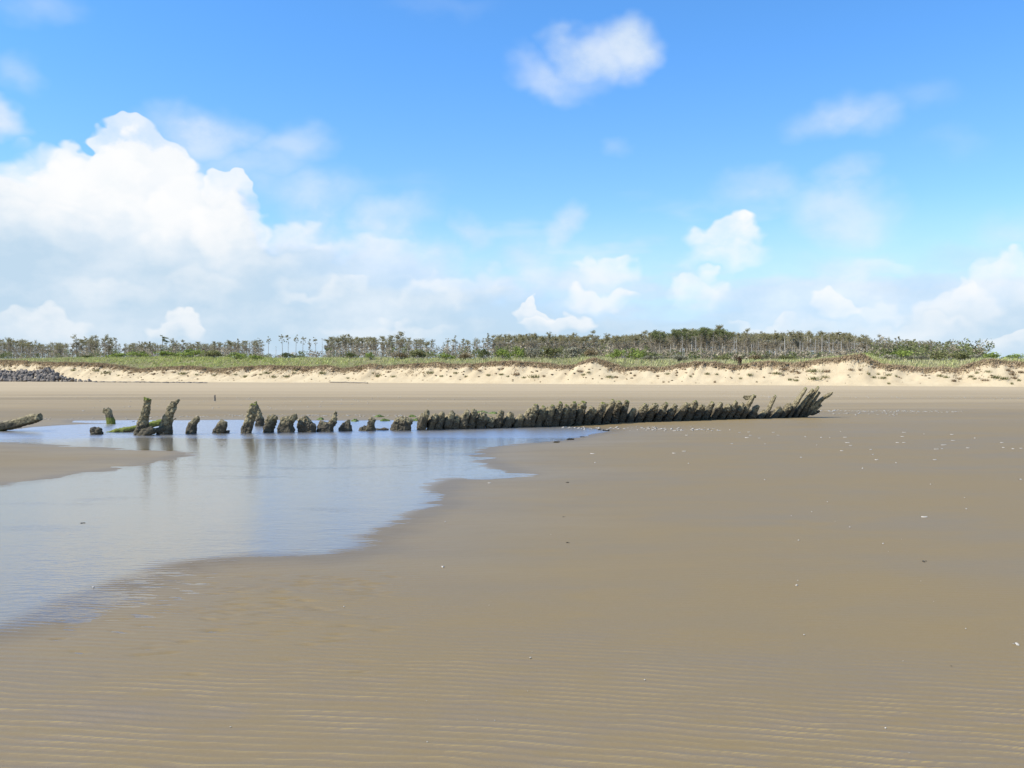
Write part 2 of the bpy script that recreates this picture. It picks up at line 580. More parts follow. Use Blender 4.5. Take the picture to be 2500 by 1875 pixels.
damp = T.mix(T.m('MULTIPLY', T.attr('ripple'), 0.75), damp, (0.174, 0.137, 0.092))  # rippled sand greyer, sky reflection in its wet troughs put into the colour
c = T.mix(dry, damp, (0.388, 0.306, 0.192))
c = T.mix(T.m('MULTIPLY', crest, 0.8, clamp=True), c, (0.325, 0.235, 0.085))
c = T.mix(T.m('MULTIPLY', T.m('SUBTRACT', n3, 0.5), 0.5), c, (0.288, 0.224, 0.122))
soak = T.m('MULTIPLY', T.ss(T.m('ADD', shore, T.m('MULTIPLY', T.m('SUBTRACT', n2, 0.5), 0.5)), 0.55, 0.08), 0.45)
c = T.mix(soak, c, (0.120, 0.092, 0.052))
under = T.ss(shore, 0.0, -0.25)
c = T.mix(under, c, (0.215, 0.190, 0.145))
wet = T.ss(T.m('ADD', shore, T.m('MULTIPLY', T.m('SUBTRACT', n1, 0.5), 6.0)), 3.0, 0.0)
rough = T.m('ADD', T.m('SUBTRACT', 0.58, T.m('MULTIPLY', wet, 0.16)), T.m('ADD', T.m('MULTIPLY', crest, 0.3), T.m('MULTIPLY', dry, 0.4)), clamp=True)
spec = T.m('SUBTRACT', 0.20, T.m('MULTIPLY', dry, 0.15))
hb = T.m('ADD', T.m('MULTIPLY', T.noise(pos, 160.0, 2, 0.5), 0.25), T.m('MULTIPLY', T.noise(T.v('MULTIPLY', pos, (1, 2.5, 1)), 9.0, 4, 0.6), 1.0))
principled(T, out, Base_Color=c, Roughness=rough, Specular_IOR_Level=spec, Normal=T.bump(hb, 0.16, 0.02))
beach = tag(add('beach', beach_me, m_beach), kind='structure')

# ------------------------------------------------------------------ standing water
x0, x1, y0, y1 = POND[:, 0].min() - 1, POND[:, 0].max() + 1.2, POND[:, 1].min() - 0.6, POND[:, 1].max() + 1.0
gx, gy = np.meshgrid(np.linspace(x0, x1, 40), np.linspace(y0, y1, 60))
keep = pond_sd(gx, gy).reshape(gx.shape)
wf = grid_faces(*gx.shape)
wf = wf[(keep.ravel()[wf].min(1) < 1.3)]
pool_me = mesh_np('pool', np.stack([gx, gy, np.zeros_like(gx)], -1).reshape(-1, 3), wf)
m_wat, T, out = new_mat('shallow_water')
pos = T.geo('Position')
px_, py_, pz_ = T.sep(pos)
# wind ruffles the open water by the wreck; the shallows lie calm
ruf_n = T.noise(T.v('MULTIPLY', pos, (0.10, 0.55, 0)), 1.0, 3, 0.5)
zone = T.ss(T.m('ADD', py_, T.m('MULTIPLY', T.m('SUBTRACT', ruf_n, 0.5), 9.0)), 18.5, 23.0)
pt = T.noise(T.v('MULTIPLY', pos, (0.30, 0.9, 0)), 1.0, 3, 0.5)
zone = T.m('MAXIMUM', zone, T.ss(pt, 0.60, 0.70, 0.0, 0.35))
w1 = T.noise(T.v('MULTIPLY', pos, (7.0, 13.0, 1)), 1.0, 3, 0.6)
w2 = T.noise(T.v('MULTIPLY', pos, (2.0, 3.6, 1)), 1.0, 3, 0.55)
w3 = T.noise(T.v('MULTIPLY', pos, (4.0, 22.0, 1)), 1.0, 2, 0.6)
hh = T.m('ADD', T.m('ADD', T.m('MULTIPLY', w1, 0.6), w2), T.m('MULTIPLY', w3, 0.5))
nrm = T.bump(hh, T.m('ADD', 0.075, T.m('MULTIPLY', zone, 0.17)), 0.06)
fr = T.n.new('ShaderNodeFresnel')
fr.inputs['IOR'].default_value = 1.333
T.l.new(nrm, fr.inputs['Normal'])
gl = T.n.new('ShaderNodeBsdfGlossy')
T.put(gl.inputs['Roughness'], T.m('ADD', 0.085, T.m('MULTIPLY', zone, 0.20)))
gl.inputs['Color'].default_value = (0.97, 0.98, 1.0, 1)
T.l.new(nrm, gl.inputs['Normal'])
tr = T.n.new('ShaderNodeBsdfTransparent')
tr.inputs['Color'].default_value = (0.92, 0.94, 0.93, 1)
mx = T.n.new('ShaderNodeMixShader')
T.l.new(fr.outputs[0], mx.inputs[0])
T.l.new(tr.outputs[0], mx.inputs[1])
T.l.new(gl.outputs[0], mx.inputs[2])
T.l.new(mx.outputs[0], out.inputs['Surface'])
pool = tag(add('pool_water', pool_me, m_wat), kind='structure')
# ------------------------------------------------------------------ dunes
DA = np.array(pix_ground(0, 930.5))
DB = np.array(pix_ground(2500, 946.5))
DDIR = (DB - DA) / np.linalg.norm(DB - DA)
DNRM = np.array([-DDIR[1], DDIR[0]])
if DNRM[1] < 0:
    DNRM = -DNRM
DLEN = float(np.linalg.norm(DB - DA))


def s_of_px(px, t=0.0):
    """distance along the dune foot under a photo column, for a line t metres inland"""
    d = pix_dir(px, 910)
    o = DA + DNRM * t
    den = d[0] * DDIR[1] - d[1] * DDIR[0]
    return (d[1] * o[0] - d[0] * o[1]) / den


def st_xy(s, t):
    s = np.asarray(s, float)
    t = np.asarray(t, float)
    return DA[0] + DDIR[0] * s + DNRM[0] * t, DA[1] + DDIR[1] * s + DNRM[1] * t


def xy_st(x, y):
    dx, dy = np.asarray(x, float) - DA[0], np.asarray(y, float) - DA[1]
    return dx * DDIR[0] + dy * DDIR[1], dx * DNRM[0] + dy * DNRM[1]


def z_at_px(px, py, t):
    """height that shows at photo point (px,py) on the line t metres inland"""
    s = s_of_px(px, t)
    x, y = st_xy(s, t)
    d = pix_dir(px, py)
    return s, CAM_H + d[2] / d[1] * float(y)


SCARP = [(-300, 884), (0, 882), (60, 884), (120, 888), (200, 888), (260, 892), (300, 898), (335, 905), (385, 900), (440, 897), (480, 899), (520, 905),
         (560, 901), (620, 897), (660, 896), (730, 899), (790, 896), (834, 904), (870, 897), (900, 893), (940, 896), (1000, 892),
         (1060, 889), (1110, 893), (1170, 892), (1210, 886), (1250, 886), (1310, 890), (1360, 896), (1400, 894), (1445, 877), (1490, 892),
         (1520, 901), (1560, 899), (1610, 901), (1650, 895), (1690, 887), (1740, 889), (1795, 897), (1840, 889), (1880, 886), (1930, 891),
         (1970, 887), (2010, 880), (2060, 874), (2100, 868), (2125, 880), (2150, 894), (2200, 897), (2240, 902), (2300, 903), (2340, 903),
         (2370, 890), (2420, 882), (2460, 886), (2500, 888), (2800, 886)]
GRASS = [(-300, 871), (0, 872), (150, 873), (260, 872), (420, 869), (520, 871), (640, 873), (740, 871), (830, 874), (900, 872), (1000, 875), (1100, 876),
         (1200, 873), (1300, 874), (1400, 873), (1450, 870), (1520, 876), (1600, 879), (1700, 878), (1800, 878), (1900, 879), (2000, 874), (2070, 868),
         (2110, 864), (2150, 874), (2300, 878), (2400, 876), (2500, 876), (2800, 874)]
T_SC, T_GR = 5.2, 20.0
sc_s, sc_z = zip(*[z_at_px(px, py, T_SC) for px, py in SCARP])
gr_s, gr_z = zip(*[z_at_px(px, py, T_GR) for px, py in GRASS])


def dune_z(s, t):
    s = np.asarray(s, float)
    t = np.asarray(t, float)
    zs = np.interp(s, sc_s, sc_z) + fbm(s * 0.8, t * 0, seed=51, oct=3) * 0.12
    zg = np.interp(s, gr_s, gr_z) - 0.45
    rag = fbm(s * 0.45, s * 0 + 3.1, seed=53, oct=4) * 0.9 + vnoise(s * 2.6, s * 0, seed=57) * 0.25     # ragged lip
    tf = T_SC + rag
    zs = zs - 0.35
    u = np.clip(t / tf, -0.4, 1)
    face = np.where(u > 0, zs * (0.22 * u + 0.78 * np.maximum(u, 0) ** 1.25), u * 0.9)
    face = face + fbm(s * 0.55, t * 0.35, seed=61, oct=4) * 0.42 * sstep(u, 0.05, 0.5) * sstep(u, 1.05, 0.85)
    face = face + np.abs(vnoise(s * 0.9, t * 0.12, seed=66)) * 0.30 * sstep(u, 0.1, 0.6)
    step = 0.38 * sstep(t, tf - 0.05, tf + 0.22)
    k = sstep(t, tf + 0.1, T_GR - 1)
    top = zs + step + (zg - zs - 0.38) * k
    z = np.where(t < tf, face, top)
    z = z + fbm(s * 0.13, t * 0.13, seed=71, oct=4) * 0.30 * sstep(t, tf, tf + 5) * sstep(t, 200, 40) * 0.8
    z = z + sstep(t, 26, 90) * (0.9 + fbm(s * 0.02, t * 0.02, seed=75, oct=2) * 0.5) + sstep(t, 90, 800) * 6
    return z, tf


svals = np.concatenate([np.array([-1500, -900, -500, -260, -140, -80, -50]), np.arange(-34, DLEN + 40, 0.36), DLEN + np.array([50, 80, 150, 300, 600, 1200])])
tvals = np.concatenate([[-2.5, -1.2], np.arange(-0.6, 9.0, 0.16), np.arange(9.2, 30, 0.8), [33, 37, 42, 50, 60, 75, 95, 125, 165, 220, 300, 420, 600, 900, 1400]])
S, TT = np.meshgrid(svals, tvals)
ZZ, TF = dune_z(S, TT)
DX, DY = st_xy(S, TT)
ZZ = ZZ + 0.07
zone = np.where(TT < TF - 0.02, 0.0, 1.0)
scar = np.exp(-((TT - TF - 0.05) / 0.30) ** 2)
dune_me = mesh_np('dune', np.stack([DX, DY, ZZ], -1).reshape(-1, 3), grid_faces(*S.shape), {'turf': zone.ravel(), 'scar': scar.ravel()}, smooth=True)
m_dune, T, out = new_mat('dune_sand_and_turf')
pos = T.geo('Position')
turf = T.attr('turf')
scr = T.attr('scar')
n1 = T.noise(pos, 0.5, 4, 0.55)
n2 = T.noise(pos, 2.2, 4, 0.6)
sandc = T.mix(T.ss(n1, 0.35, 0.7), (0.505, 0.408, 0.252), (0.445, 0.350, 0.212))
turfc = T.mix(T.ss(n2, 0.35, 0.65), (0.15, 0.15, 0.06), (0.24, 0.21, 0.11))
rootc = T.mix(T.ss(n2, 0.4, 0.6), (0.22, 0.15, 0.09), (0.38, 0.285, 0.175))
c = T.mix(turf, sandc, turfc)
c = T.mix(T.m('MULTIPLY', scr, T.ss(n2, 0.30, 0.52), clamp=True), c, rootc)
hb = T.m('ADD', T.noise(pos, 1.6, 5, 0.6), T.m('MULTIPLY', T.noise(pos, 9.0, 3, 0.6), 0.3))
principled(T, out, Base_Color=c, Roughness=0.92, Specular_IOR_Level=0.1, Normal=T.bump(hb, 0.5, 0.18))
dune = tag(add('dune', dune_me, m_dune), kind='structure')


def dune_h(s, t):
    z, tf = dune_z(np.array([float(s)]), np.array([float(t)]))
    return float(z[0]) + 0.07, float(tf[0])


# ------------------------------------------------------------------ foliage materials
def leaf_mat(name, tint_attr=True, trans=0.25):
    m, T, out = new_mat(name)
    b = T.n.new('ShaderNodeBsdfDiffuse')
    c = T.attrc('tint')
    T.l.new(c, b.inputs['Color'])
    tl = T.n.new('ShaderNodeBsdfTranslucent')
    T.l.new(c, tl.inputs['Color'])
    mx = T.n.new('ShaderNodeMixShader')
    mx.inputs[0].default_value = trans
    T.l.new(b.outputs[0], mx.inputs[1])
    T.l.new(tl.outputs[0], mx.inputs[2])
    T.l.new(mx.outputs[0], out.inputs['Surface'])
    return m


m_leaf = leaf_mat('foliage')
m_grass = leaf_mat('marram_grass')
m_bark, T, out = new_mat('pine_bark')
nb = T.noise(T.v('MULTIPLY', T.geo('Position'), (3, 3, 0.6)), 1.0, 3, 0.6)
principled(T, out, Base_Color=T.mix(nb, (0.26, 0.22, 0.165), (0.44, 0.39, 0.31)), Roughness=0.9, Specular_IOR_Level=0.1)
m_snag, T, out = new_mat('bleached_dead_wood')
nb = T.noise(T.v('MULTIPLY', T.geo('Position'), (3, 3, 0.6)), 1.0, 3, 0.6)
principled(T, out, Base_Color=T.mix(nb, (0.40, 0.36, 0.30), (0.56, 0.52, 0.45)), Roughness=0.9, Specular_IOR_Level=0.1)


# ------------------------------------------------------------------ marram grass: uncountable, one object
def grass_colour(px, up, r):
    """plant colour along the dune: fresh green on the left bank, greyer and drier to the right"""
    lush = np.interp(px, [0, 150, 280, 420, 640, 780, 900, 1100, 1300, 1500, 1700, 2000, 2110, 2200, 2400, 2500],
                     [.65, .55, .75, 1.0, .9, .65, .5, .55, .4, .45, .35, .55, .8, .3, .5, .65])
    g = np.array([0.45, 0.485, 0.155])
    d = np.array([0.48, 0.43, 0.25])
    br = np.array([0.37, 0.27, 0.165])
    l = np.clip(lush + (r[:, 0] - 0.5) * 0.9, 0, 1)[:, None]
    c = g * l + d * (1 - l)
    e = np.clip(up + (r[:, 1] - 0.5) * 0.5, 0, 1)[:, None]         # browner towards the torn lip
    c = br * (1 - e) + c * e
    return c * (0.75 + 0.5 * r[:, 2:3])


def px_of_xy(x, y):
    return 1250 + FPX * np.asarray(x) / np.asarray(y)


def build_grass():
    g = np.random.default_rng(11)
    N = 30000
    s = g.uniform(-12, DLEN + 12, N)
    near = g.random(N) < 0.45
    t = np.where(near, g.normal(0.25, 0.35, N), g.uniform(0, 1, N) ** 0.8 * 22)
    spill = (g.random(N) < 0.10) & (fbm(s * 0.22, s * 0, seed=87, oct=3) > 0.05)
    t = np.where(spill, -np.abs(g.normal(0, 1.0, N)), t)
    _, tf = dune_z(s, t * 0)
    t = tf + t
    z, _ = dune_z(s, t)
    x, y = st_xy(s, t)
    ok = fbm(x * 0.12, y * 0.12, seed=83, oct=3) + g.random(N) * 0.8 > -0.15
    s, t, tf, x, y, z = (a[ok] for a in (s, t, tf, x, y, z))
    N = len(s)
    K = 5
    up = sstep(t - tf, 0.1, 2.4)
    colr = grass_colour(px_of_xy(x, y), up, g.random((N, 3)))
    hgt = g.uniform(0.22, 0.55, N) * (0.7 + 0.5 * up)
    V, Ct = [], []
    for k in range(K):
        a = g.uniform(0, 2 * np.pi, N)
        ln = g.uniform(0.1, 0.5, N) * hgt
        hang = (t - tf < 0.25) & (g.random(N) < 0.5)
        hz = np.where(hang, -0.5 * hgt, hgt * g.uniform(0.6, 1.0, N))
        bx, by = x + g.normal(0, 0.13, N), y + g.normal(0, 0.13, N)
        ox = np.where(hang, -DNRM[0] * 0.3, np.cos(a) * ln + 0.12)
        oy = np.where(hang, -DNRM[1] * 0.3, np.sin(a) * ln)
        w = g.uniform(0.03, 0.075, N)
        wx, wy = -np.sin(a) * w, np.cos(a) * w
        V.append(np.stack([np.stack([bx - wx, by - wy, z + 0.02], 1), np.stack([bx + wx, by + wy, z + 0.02], 1),
                           np.stack([bx + ox, by + oy, z + 0.05 + hz], 1)], 1))
        cc = colr * g.uniform(0.8, 1.2, (N, 1))
        Ct.append(np.repeat(cc[:, None, :], 3, 1))
    V = np.concatenate(V).reshape(-1, 3)
    Ct = np.concatenate(Ct).reshape(-1, 3)
    me = mesh_np('marram_grass', V, np.arange(len(V)).reshape(-1, 3), {'tint': Ct})
    tag(add('marram_grass', me, m_grass), 'long green and straw marram grass along the dune top and torn lip', 'grass', kind='stuff')


build_grass()


# ------------------------------------------------------------------ leaf clouds, tubes
def leaf_cloud(g, centres, radii, n, size, col, jitter=0.25, flat=0.7):
    """n small leaf faces spread through a set of ellipsoidal clumps"""
    centres = np.asarray(centres, float)
    radii = np.asarray(radii, float)
    pick = g.integers(0, len(centres), n)
    d = g.normal(0, 1, (n, 3))
    d /= np.linalg.norm(d, axis=1)[:, None]
    r = g.random(n)[:, None] ** 0.45
    p = centres[pick] + d * r * radii[pick] * np.array([1, 1, flat])
    a = g.normal(0, 1, (n, 3))
    a /= np.linalg.norm(a, axis=1)[:, None]
    b = np.cross(a, g.normal(0, 1, (n, 3)))
    b /= np.linalg.norm(b, axis=1)[:, None] + 1e-9
    sz = size * g.uniform(0.6, 1.4, (n, 1))
    V = np.stack([p - a * sz, p + a * sz, p + b * sz * 1.2], 1)
    clump = g.uniform(1 - jitter, 1 + jitter, len(centres))[pick]
    c = np.asarray(col)[None, :] * clump[:, None] * g.uniform(0.75, 1.25, (n, 1))
    return V.reshape(-1, 3), np.repeat(c[:, None, :], 3, 1).reshape(-1, 3)


def tube(path, rad, k=6):
    """tapered tube along a path; returns verts, quads"""
    path = np.asarray(path, float)
    n = len(path)
    V, F = [], []
    for i in range(n):
        tg = path[min(i + 1, n - 1)] - path[max(i - 1, 0)]
        tg = tg / (np.linalg.norm(tg) + 1e-9)
        up = np.array([0, 0, 1.0]) if abs(tg[2]) < 0.9 else np.array([1.0, 0, 0])
        u = np.cross(tg, up)
        u /= np.linalg.norm(u)
        v = np.cross(tg, u)
        for j in range(k):
            a = 2 * math.pi * j / k
            V.append(path[i] + rad[i] * (math.cos(a) * u + math.sin(a) * v))
    for i in range(n - 1):
        for j in range(k):
            F.append((i * k + j, i * k + (j + 1) % k, (i + 1) * k + (j + 1) % k, (i + 1) * k + j))
    return np.array(V), np.array(F)


def join_parts(parts):
    V, F, o = [], [], 0
    for v, f in parts:
        V.append(v)
        F.append(f + o)
        o += len(v)
    return np.concatenate(V), np.concatenate(F)
# ------------------------------------------------------------------ pine wood behind the dunes
PINE = (0.30, 0.265, 0.135)
GREYTWIG = (0.37, 0.31, 0.215)
GREENER = (0.19, 0.205, 0.085)


def make_tree(kind, seed):
    """unit trees about 10 m tall: returns (trunk mesh, crown mesh)"""
    g = np.random.default_rng(seed)
    parts = []
    H = 10.0
    lean = g.uniform(-0.8, 0.8)
    cur = g.uniform(-0.35, 0.35)

    def axis(z):
        f = z / H
        return np.array([lean * f + cur * math.sin(f * 3.0), cur * 0.5 * f, z])
    top = {'canopy': 9.3, 'tuft': 9.6, 'snag': g.uniform(6.5, 9.5), 'tier': 10.0, 'bushy': 9.0, 'flag': 9.2, 'dark': 9.0}[kind]
    r0 = {'snag': 0.20, 'tuft': 0.16, 'tier': 0.19}.get(kind, 0.24)
    zs = np.linspace(-1.5, top, 9)
    parts.append(tube([axis(z) for z in zs], [max(r0 * (1 - 0.75 * max(z, 0) / H), 0.03) for z in zs]))
    cen, rad = [], []

    def limb(z, a, ln, rise, r=0.05):
        p = axis(z)
        q = p + np.array([math.cos(a) * ln * 0.5, math.sin(a) * ln * 0.5, rise * 0.35])
        e = p + np.array([math.cos(a) * ln, math.sin(a) * ln, rise])
        parts.append(tube([p, q, e], [r, r * 0.7, r * 0.35], 4))
        return q, e
    n_leaf, size, colr, flat = 600, 0.17, PINE, 0.5
    if kind == 'canopy':
        for i in range(17):
            z = g.uniform(4.6, 9.2)
            q, e = limb(z, g.uniform(0, 6.28), g.uniform(0.7, 2.0) * (1.1 - 0.4 * abs(z - 7.0) / 2), g.uniform(0.1, 1.0))
            cen += [e, (q + e) / 2, q]
            rad += [(g.uniform(0.6, 1.0),) * 3, (0.8, 0.8, 0.7), (0.7, 0.7, 0.7)]
        cen.append(axis(9.4))
        rad.append((0.9, 0.9, 0.6))
        n_leaf = 960
    elif kind == 'dark':
        for i in range(22):
            z = g.uniform(4.8, 9.0)
            q, e = limb(z, g.uniform(0, 6.28), g.uniform(0.9, 2.4), g.uniform(0.2, 1.0))
            cen += [e, (q + e) / 2]
            rad += [(g.uniform(0.7, 1.1),) * 3, (0.6, 0.6, 0.5)]
        cen.append(axis(9.3))
        rad.append((1.2, 1.2, 0.8))
        n_leaf, size, colr, flat = 1700, 0.18, GREENER, 0.7
    elif kind == 'tuft':
        for i in range(12):
            z = g.uniform(6.6, 9.7)
            q, e = limb(z, g.uniform(0, 6.28), g.uniform(0.5, 1.3), g.uniform(-0.1, 0.5), 0.04)
            cen += [e]
            rad += [(g.uniform(0.25, 0.5),) * 3]
        for i in range(6):
            limb(g.uniform(4, 7.5), g.uniform(0, 6.28), g.uniform(0.3, 0.8), g.uniform(-0.3, 0.2), 0.03)
        n_leaf = 300
    elif kind == 'snag':
        for i in range(9):
            limb(g.uniform(2.5, top - 0.3), g.uniform(0, 6.28), g.uniform(0.3, 1.1), g.uniform(-0.3, 0.5), 0.035)
        cen, rad, n_leaf, colr = [axis(top)], [(0.3, 0.3, 0.3)], 14, GREYTWIG
    elif kind == 'tier':
        for i in range(24):
            z = g.uniform(3.8, 9.8)
            ln = 0.25 + (10.2 - z) * g.uniform(0.16, 0.30)
            q, e = limb(z, g.uniform(0, 6.28), ln, g.uniform(-0.1, 0.25), 0.035)
            cen += [e, q]
            rad += [(0.45, 0.45, 0.22), (0.35, 0.35, 0.2)]
        n_leaf, flat = 560, 0.6
    elif kind == 'bushy':
        for i in range(24):
            z = g.uniform(1.8, 8.8)
            q, e = limb(z, g.uniform(0, 6.28), g.uniform(0.6, 2.0), g.uniform(0.1, 1.2), 0.045)
            cen += [e, (q + e) / 2]
            rad += [(g.uniform(0.5, 0.9),) * 3, (0.5, 0.5, 0.5)]
        n_leaf, flat = 1100, 0.8
    elif kind == 'flag':
        for i in range(16):
            z = g.uniform(6.3, 9.2)
            q, e = limb(z, g.normal(0, 0.55), g.uniform(1.0, 3.4) * (1.1 - 0.5 * (z - 6.3) / 3), g.uniform(-0.6, 0.4), 0.05)
            cen += [e, (q + e) / 2]
            rad += [(0.8, 0.6, 0.45), (0.7, 0.6, 0.4)]
        n_leaf, colr = 900, GREENER
    # dead twigs under the living crown
    tw = []
    if kind in ('canopy', 'dark', 'bushy', 'tier'):
        tv, tc = leaf_cloud(g, [axis(z) for z in np.linspace(3.2, 6.5, 7)], [(1.0, 1.0, 0.6)] * 7, 150 if kind != 'tier' else 60, 0.13, GREYTWIG, 0.2)
        tw = [(tv, tc)]
    lv, lc = leaf_cloud(g, cen, rad, int(n_leaf * 1.5), size * 0.78, colr, 0.18, flat)
    if kind in ('canopy', 'dark', 'tier', 'bushy'):
        # needles live at the top; below them the twigs are bare and grey-brown
        zc = lv.reshape(-1, 3, 3)[:, :, 2].mean(1)
        bare = (g.random(len(zc)) > sstep(zc, 5.6, 8.6))
        gt = np.array(GREYTWIG) * 0.85
        lc = np.where(np.repeat(bare, 3)[:, None], gt[None, :] * g.uniform(0.75, 1.25, (len(lc) // 3, 1)).repeat(3, 0), lc)
    if tw:
        lv = np.concatenate([lv, tw[0][0]])
        lc = np.concatenate([lc, tw[0][1]])
    tvv, tff = join_parts(parts)
    trunk = mesh_np('trunk', tvv, tff, smooth=True)
    trunk.materials.append(m_snag if kind == 'snag' else m_bark)
    crown = mesh_np('crown', lv, np.arange(len(lv)).reshape(-1, 3), {'tint': lc})
    crown.materials.append(m_leaf)
    return trunk, crown, (tvv, tff, lv, lc)


KINDS = {'canopy': [make_tree('canopy', 100 + i) for i in range(5)], 'tuft': [make_tree('tuft', 200 + i) for i in range(4)],
         'snag': [make_tree('snag', 300 + i) for i in range(4)], 'tier': [make_tree('tier', 400 + i) for i in range(4)],
         'bushy': [make_tree('bushy', 500 + i) for i in range(4)], 'flag': [make_tree('flag', 600)], 'dark': [make_tree('dark', 700 + i) for i in range(3)]}

TOPS = [(-200, 826), (0, 824), (50, 824), (70, 831), (110, 834), (160, 832), (200, 823), (240, 822), (275, 824), (300, 834), (380, 834), (430, 833),
        (500, 835), (560, 830), (640, 827), (690, 818), (790, 827), (800, 822), (850, 819), (920, 818), (1000, 821), (1030, 821), (1071, 834),
        (1100, 824), (1140, 826), (1184, 819), (1240, 815), (1320, 817), (1425, 817), (1450, 816), (1471, 825), (1500, 816), (1560, 814),
        (1599, 808), (1625, 812), (1657, 803), (1700, 802), (1755, 800), (1780, 806), (1810, 812), (1890, 809), (1976, 809), (2040, 810),
        (2100, 814), (2138, 828), (2181, 822), (2219, 829), (2290, 828), (2323, 838), (2352, 843), (2385, 854), (2420, 862), (2600, 868)]
TX, TY = zip(*TOPS)


def plant_tree(kind, var, px, top, t, label, group, name='pine_tree', rz=None, wid=1.0, trunk_lab=None):
    s = s_of_px(px, t)
    x, y = st_xy(s, t)
    x, y = float(x), float(y)
    z, _ = dune_h(s, t)
    d = pix_dir(px, top)
    ztop = CAM_H + d[2] / d[1] * y
    sc = max((ztop - z) / 9.7, 0.25)
    root = add(name, None, loc=(x, y, z), rot=(0, 0, random.uniform(0, 6.28) if rz is None else rz), scale=(sc * wid, sc * wid, sc))
    root.empty_display_size = 0.3
    tag(root, label, 'tree', group)
    tr, cr, _ = KINDS[kind][var % len(KINDS[kind])]
    add('trunk', tr, parent=root)
    add('crown', cr, parent=root)
    return root


random.seed(5)
# (from px, to px, number, kinds, label, group)
SECT = [
    (0, 180, 17, ['bushy', 'bushy', 'canopy', 'tier', 'snag'], 'in the wood behind the boulder heap', 'bushy pines behind the boulder heap'),
    (182, 300, 13, ['bushy', 'canopy', 'tuft', 'snag'], 'in the ragged clump right of the boulders', 'ragged pines right of the boulder heap'),
    (304, 388, 7, ['bushy', 'bushy', 'tier'], 'just left of the lone windswept pine', 'low pines left of the windswept pine'),
    (420, 630, 22, ['bushy', 'tier', 'canopy', 'snag'], 'in the wood behind the bright green shrubs', 'low pines behind the bright green shrubs'),
    (797, 1006, 30, ['canopy', 'canopy', 'canopy', 'tuft', 'snag'], 'in the long even stand left of centre', 'flat-topped pines of the even stand'),
    (1012, 1075, 7, ['canopy', 'tier', 'tuft'], 'just right of the long even stand', 'pines right of the even stand'),
    (1085, 1200, 13, ['tier', 'tuft', 'snag', 'tier', 'snag'], 'among the thin poles near the middle', 'thin pines among bare poles'),
    (1205, 1470, 34, ['canopy', 'canopy', 'tier', 'canopy'], 'in the close row above the grey thicket', 'brownish pines above the thicket'),
    (1475, 1595, 16, ['canopy', 'canopy', 'bushy', 'tier'], 'in the dip left of the highest clump', 'pines left of the dark green crowns'),
    (1605, 1800, 30, ['dark', 'dark', 'canopy', 'dark', 'snag'], 'in the highest dark green clump', 'tall dark green pines of the highest clump'),
    (1805, 2125, 46, ['canopy', 'snag', 'tier', 'canopy', 'snag'], 'in the grey-trunked stand above the bow', 'grey-trunked pines above the bow'),
    (2130, 2330, 24, ['tier', 'bushy', 'tier', 'bushy'], 'on the falling right end of the wood', 'sparse pines at the right end'),
    (2335, 2395, 6, ['bushy', 'tier'], 'where the wood drops away at right', 'small last pines on the right'),
]
LOOK = {'canopy': 'round-crowned', 'tuft': 'skinny tufted', 'snag': 'bare dead', 'tier': 'thin tiered', 'bushy': 'bushy low-branched', 'dark': 'dark-crowned'}
for (a, b, n, kinds, lab, grp) in SECT:
    for i in range(n):
        px = a + (b - a) * (i + 0.5 + random.uniform(-0.45, 0.45)) / n
        kd = kinds[i % len(kinds)] if random.random() < 0.6 else random.choice(kinds)
        t = random.uniform(85, 150)
        part = '' if n < 10 else (', in its left third' if px < a + (b - a) / 3 else ', in its right third' if px > b - (b - a) / 3 else ', in its middle third')
        lab_ = LOOK[kd] + ' pine ' + lab + part
        plant_tree(kd, random.randrange(5), px, np.interp(px, TX, TY) + random.gauss(2.5, 4.5) + (random.uniform(0, 8) if kd == 'snag' else 0), t, lab_, grp,
                   wid=random.uniform(0.75, 1.05))
# pines that stand out one by one
SINGLE = [('flag', 400, 817, 'lone taller pine with its dark crown swept to the right above the left wood', 0.0),
          ('tuft', 637, 825, 'tufted pine at the left edge of the open gap in the wood', None),
          ('tuft', 655, 823, 'wide tufted pine second from the left edge of the open gap', None),
          ('tuft', 690, 816, 'tallest skinny leaning pine in the open gap of the wood', None),
          ('tuft', 703, 820, 'skinny pine close beside the tallest leaning one in the gap', None),
          ('snag', 673, 838, 'pale bare pole standing left of the tallest leaning pine', None),
          ('tuft', 722, 819, 'skinny twin-tufted pine in the middle of the open gap', None),
          ('tuft', 739, 821, 'skinny tufted pine just right of the middle of the open gap', None),
          ('tier', 757, 828, 'shorter thin pine in the right part of the open gap', None),
          ('tuft', 773, 823, 'broad-tufted pine near the right edge of the open gap', None),
          ('snag', 788, 826, 'bare pole standing at the right edge of the open gap', None),
          ('dark', 1599, 805, 'single round dark green crown left of the highest clump', None)]
for i, (kd, px, top, lab, rz) in enumerate(SINGLE):
    plant_tree(kd, i, px, top, 110 + (i % 3) * 6, lab, None, rz=rz, wid=0.8 if kd != 'flag' else 0.75)


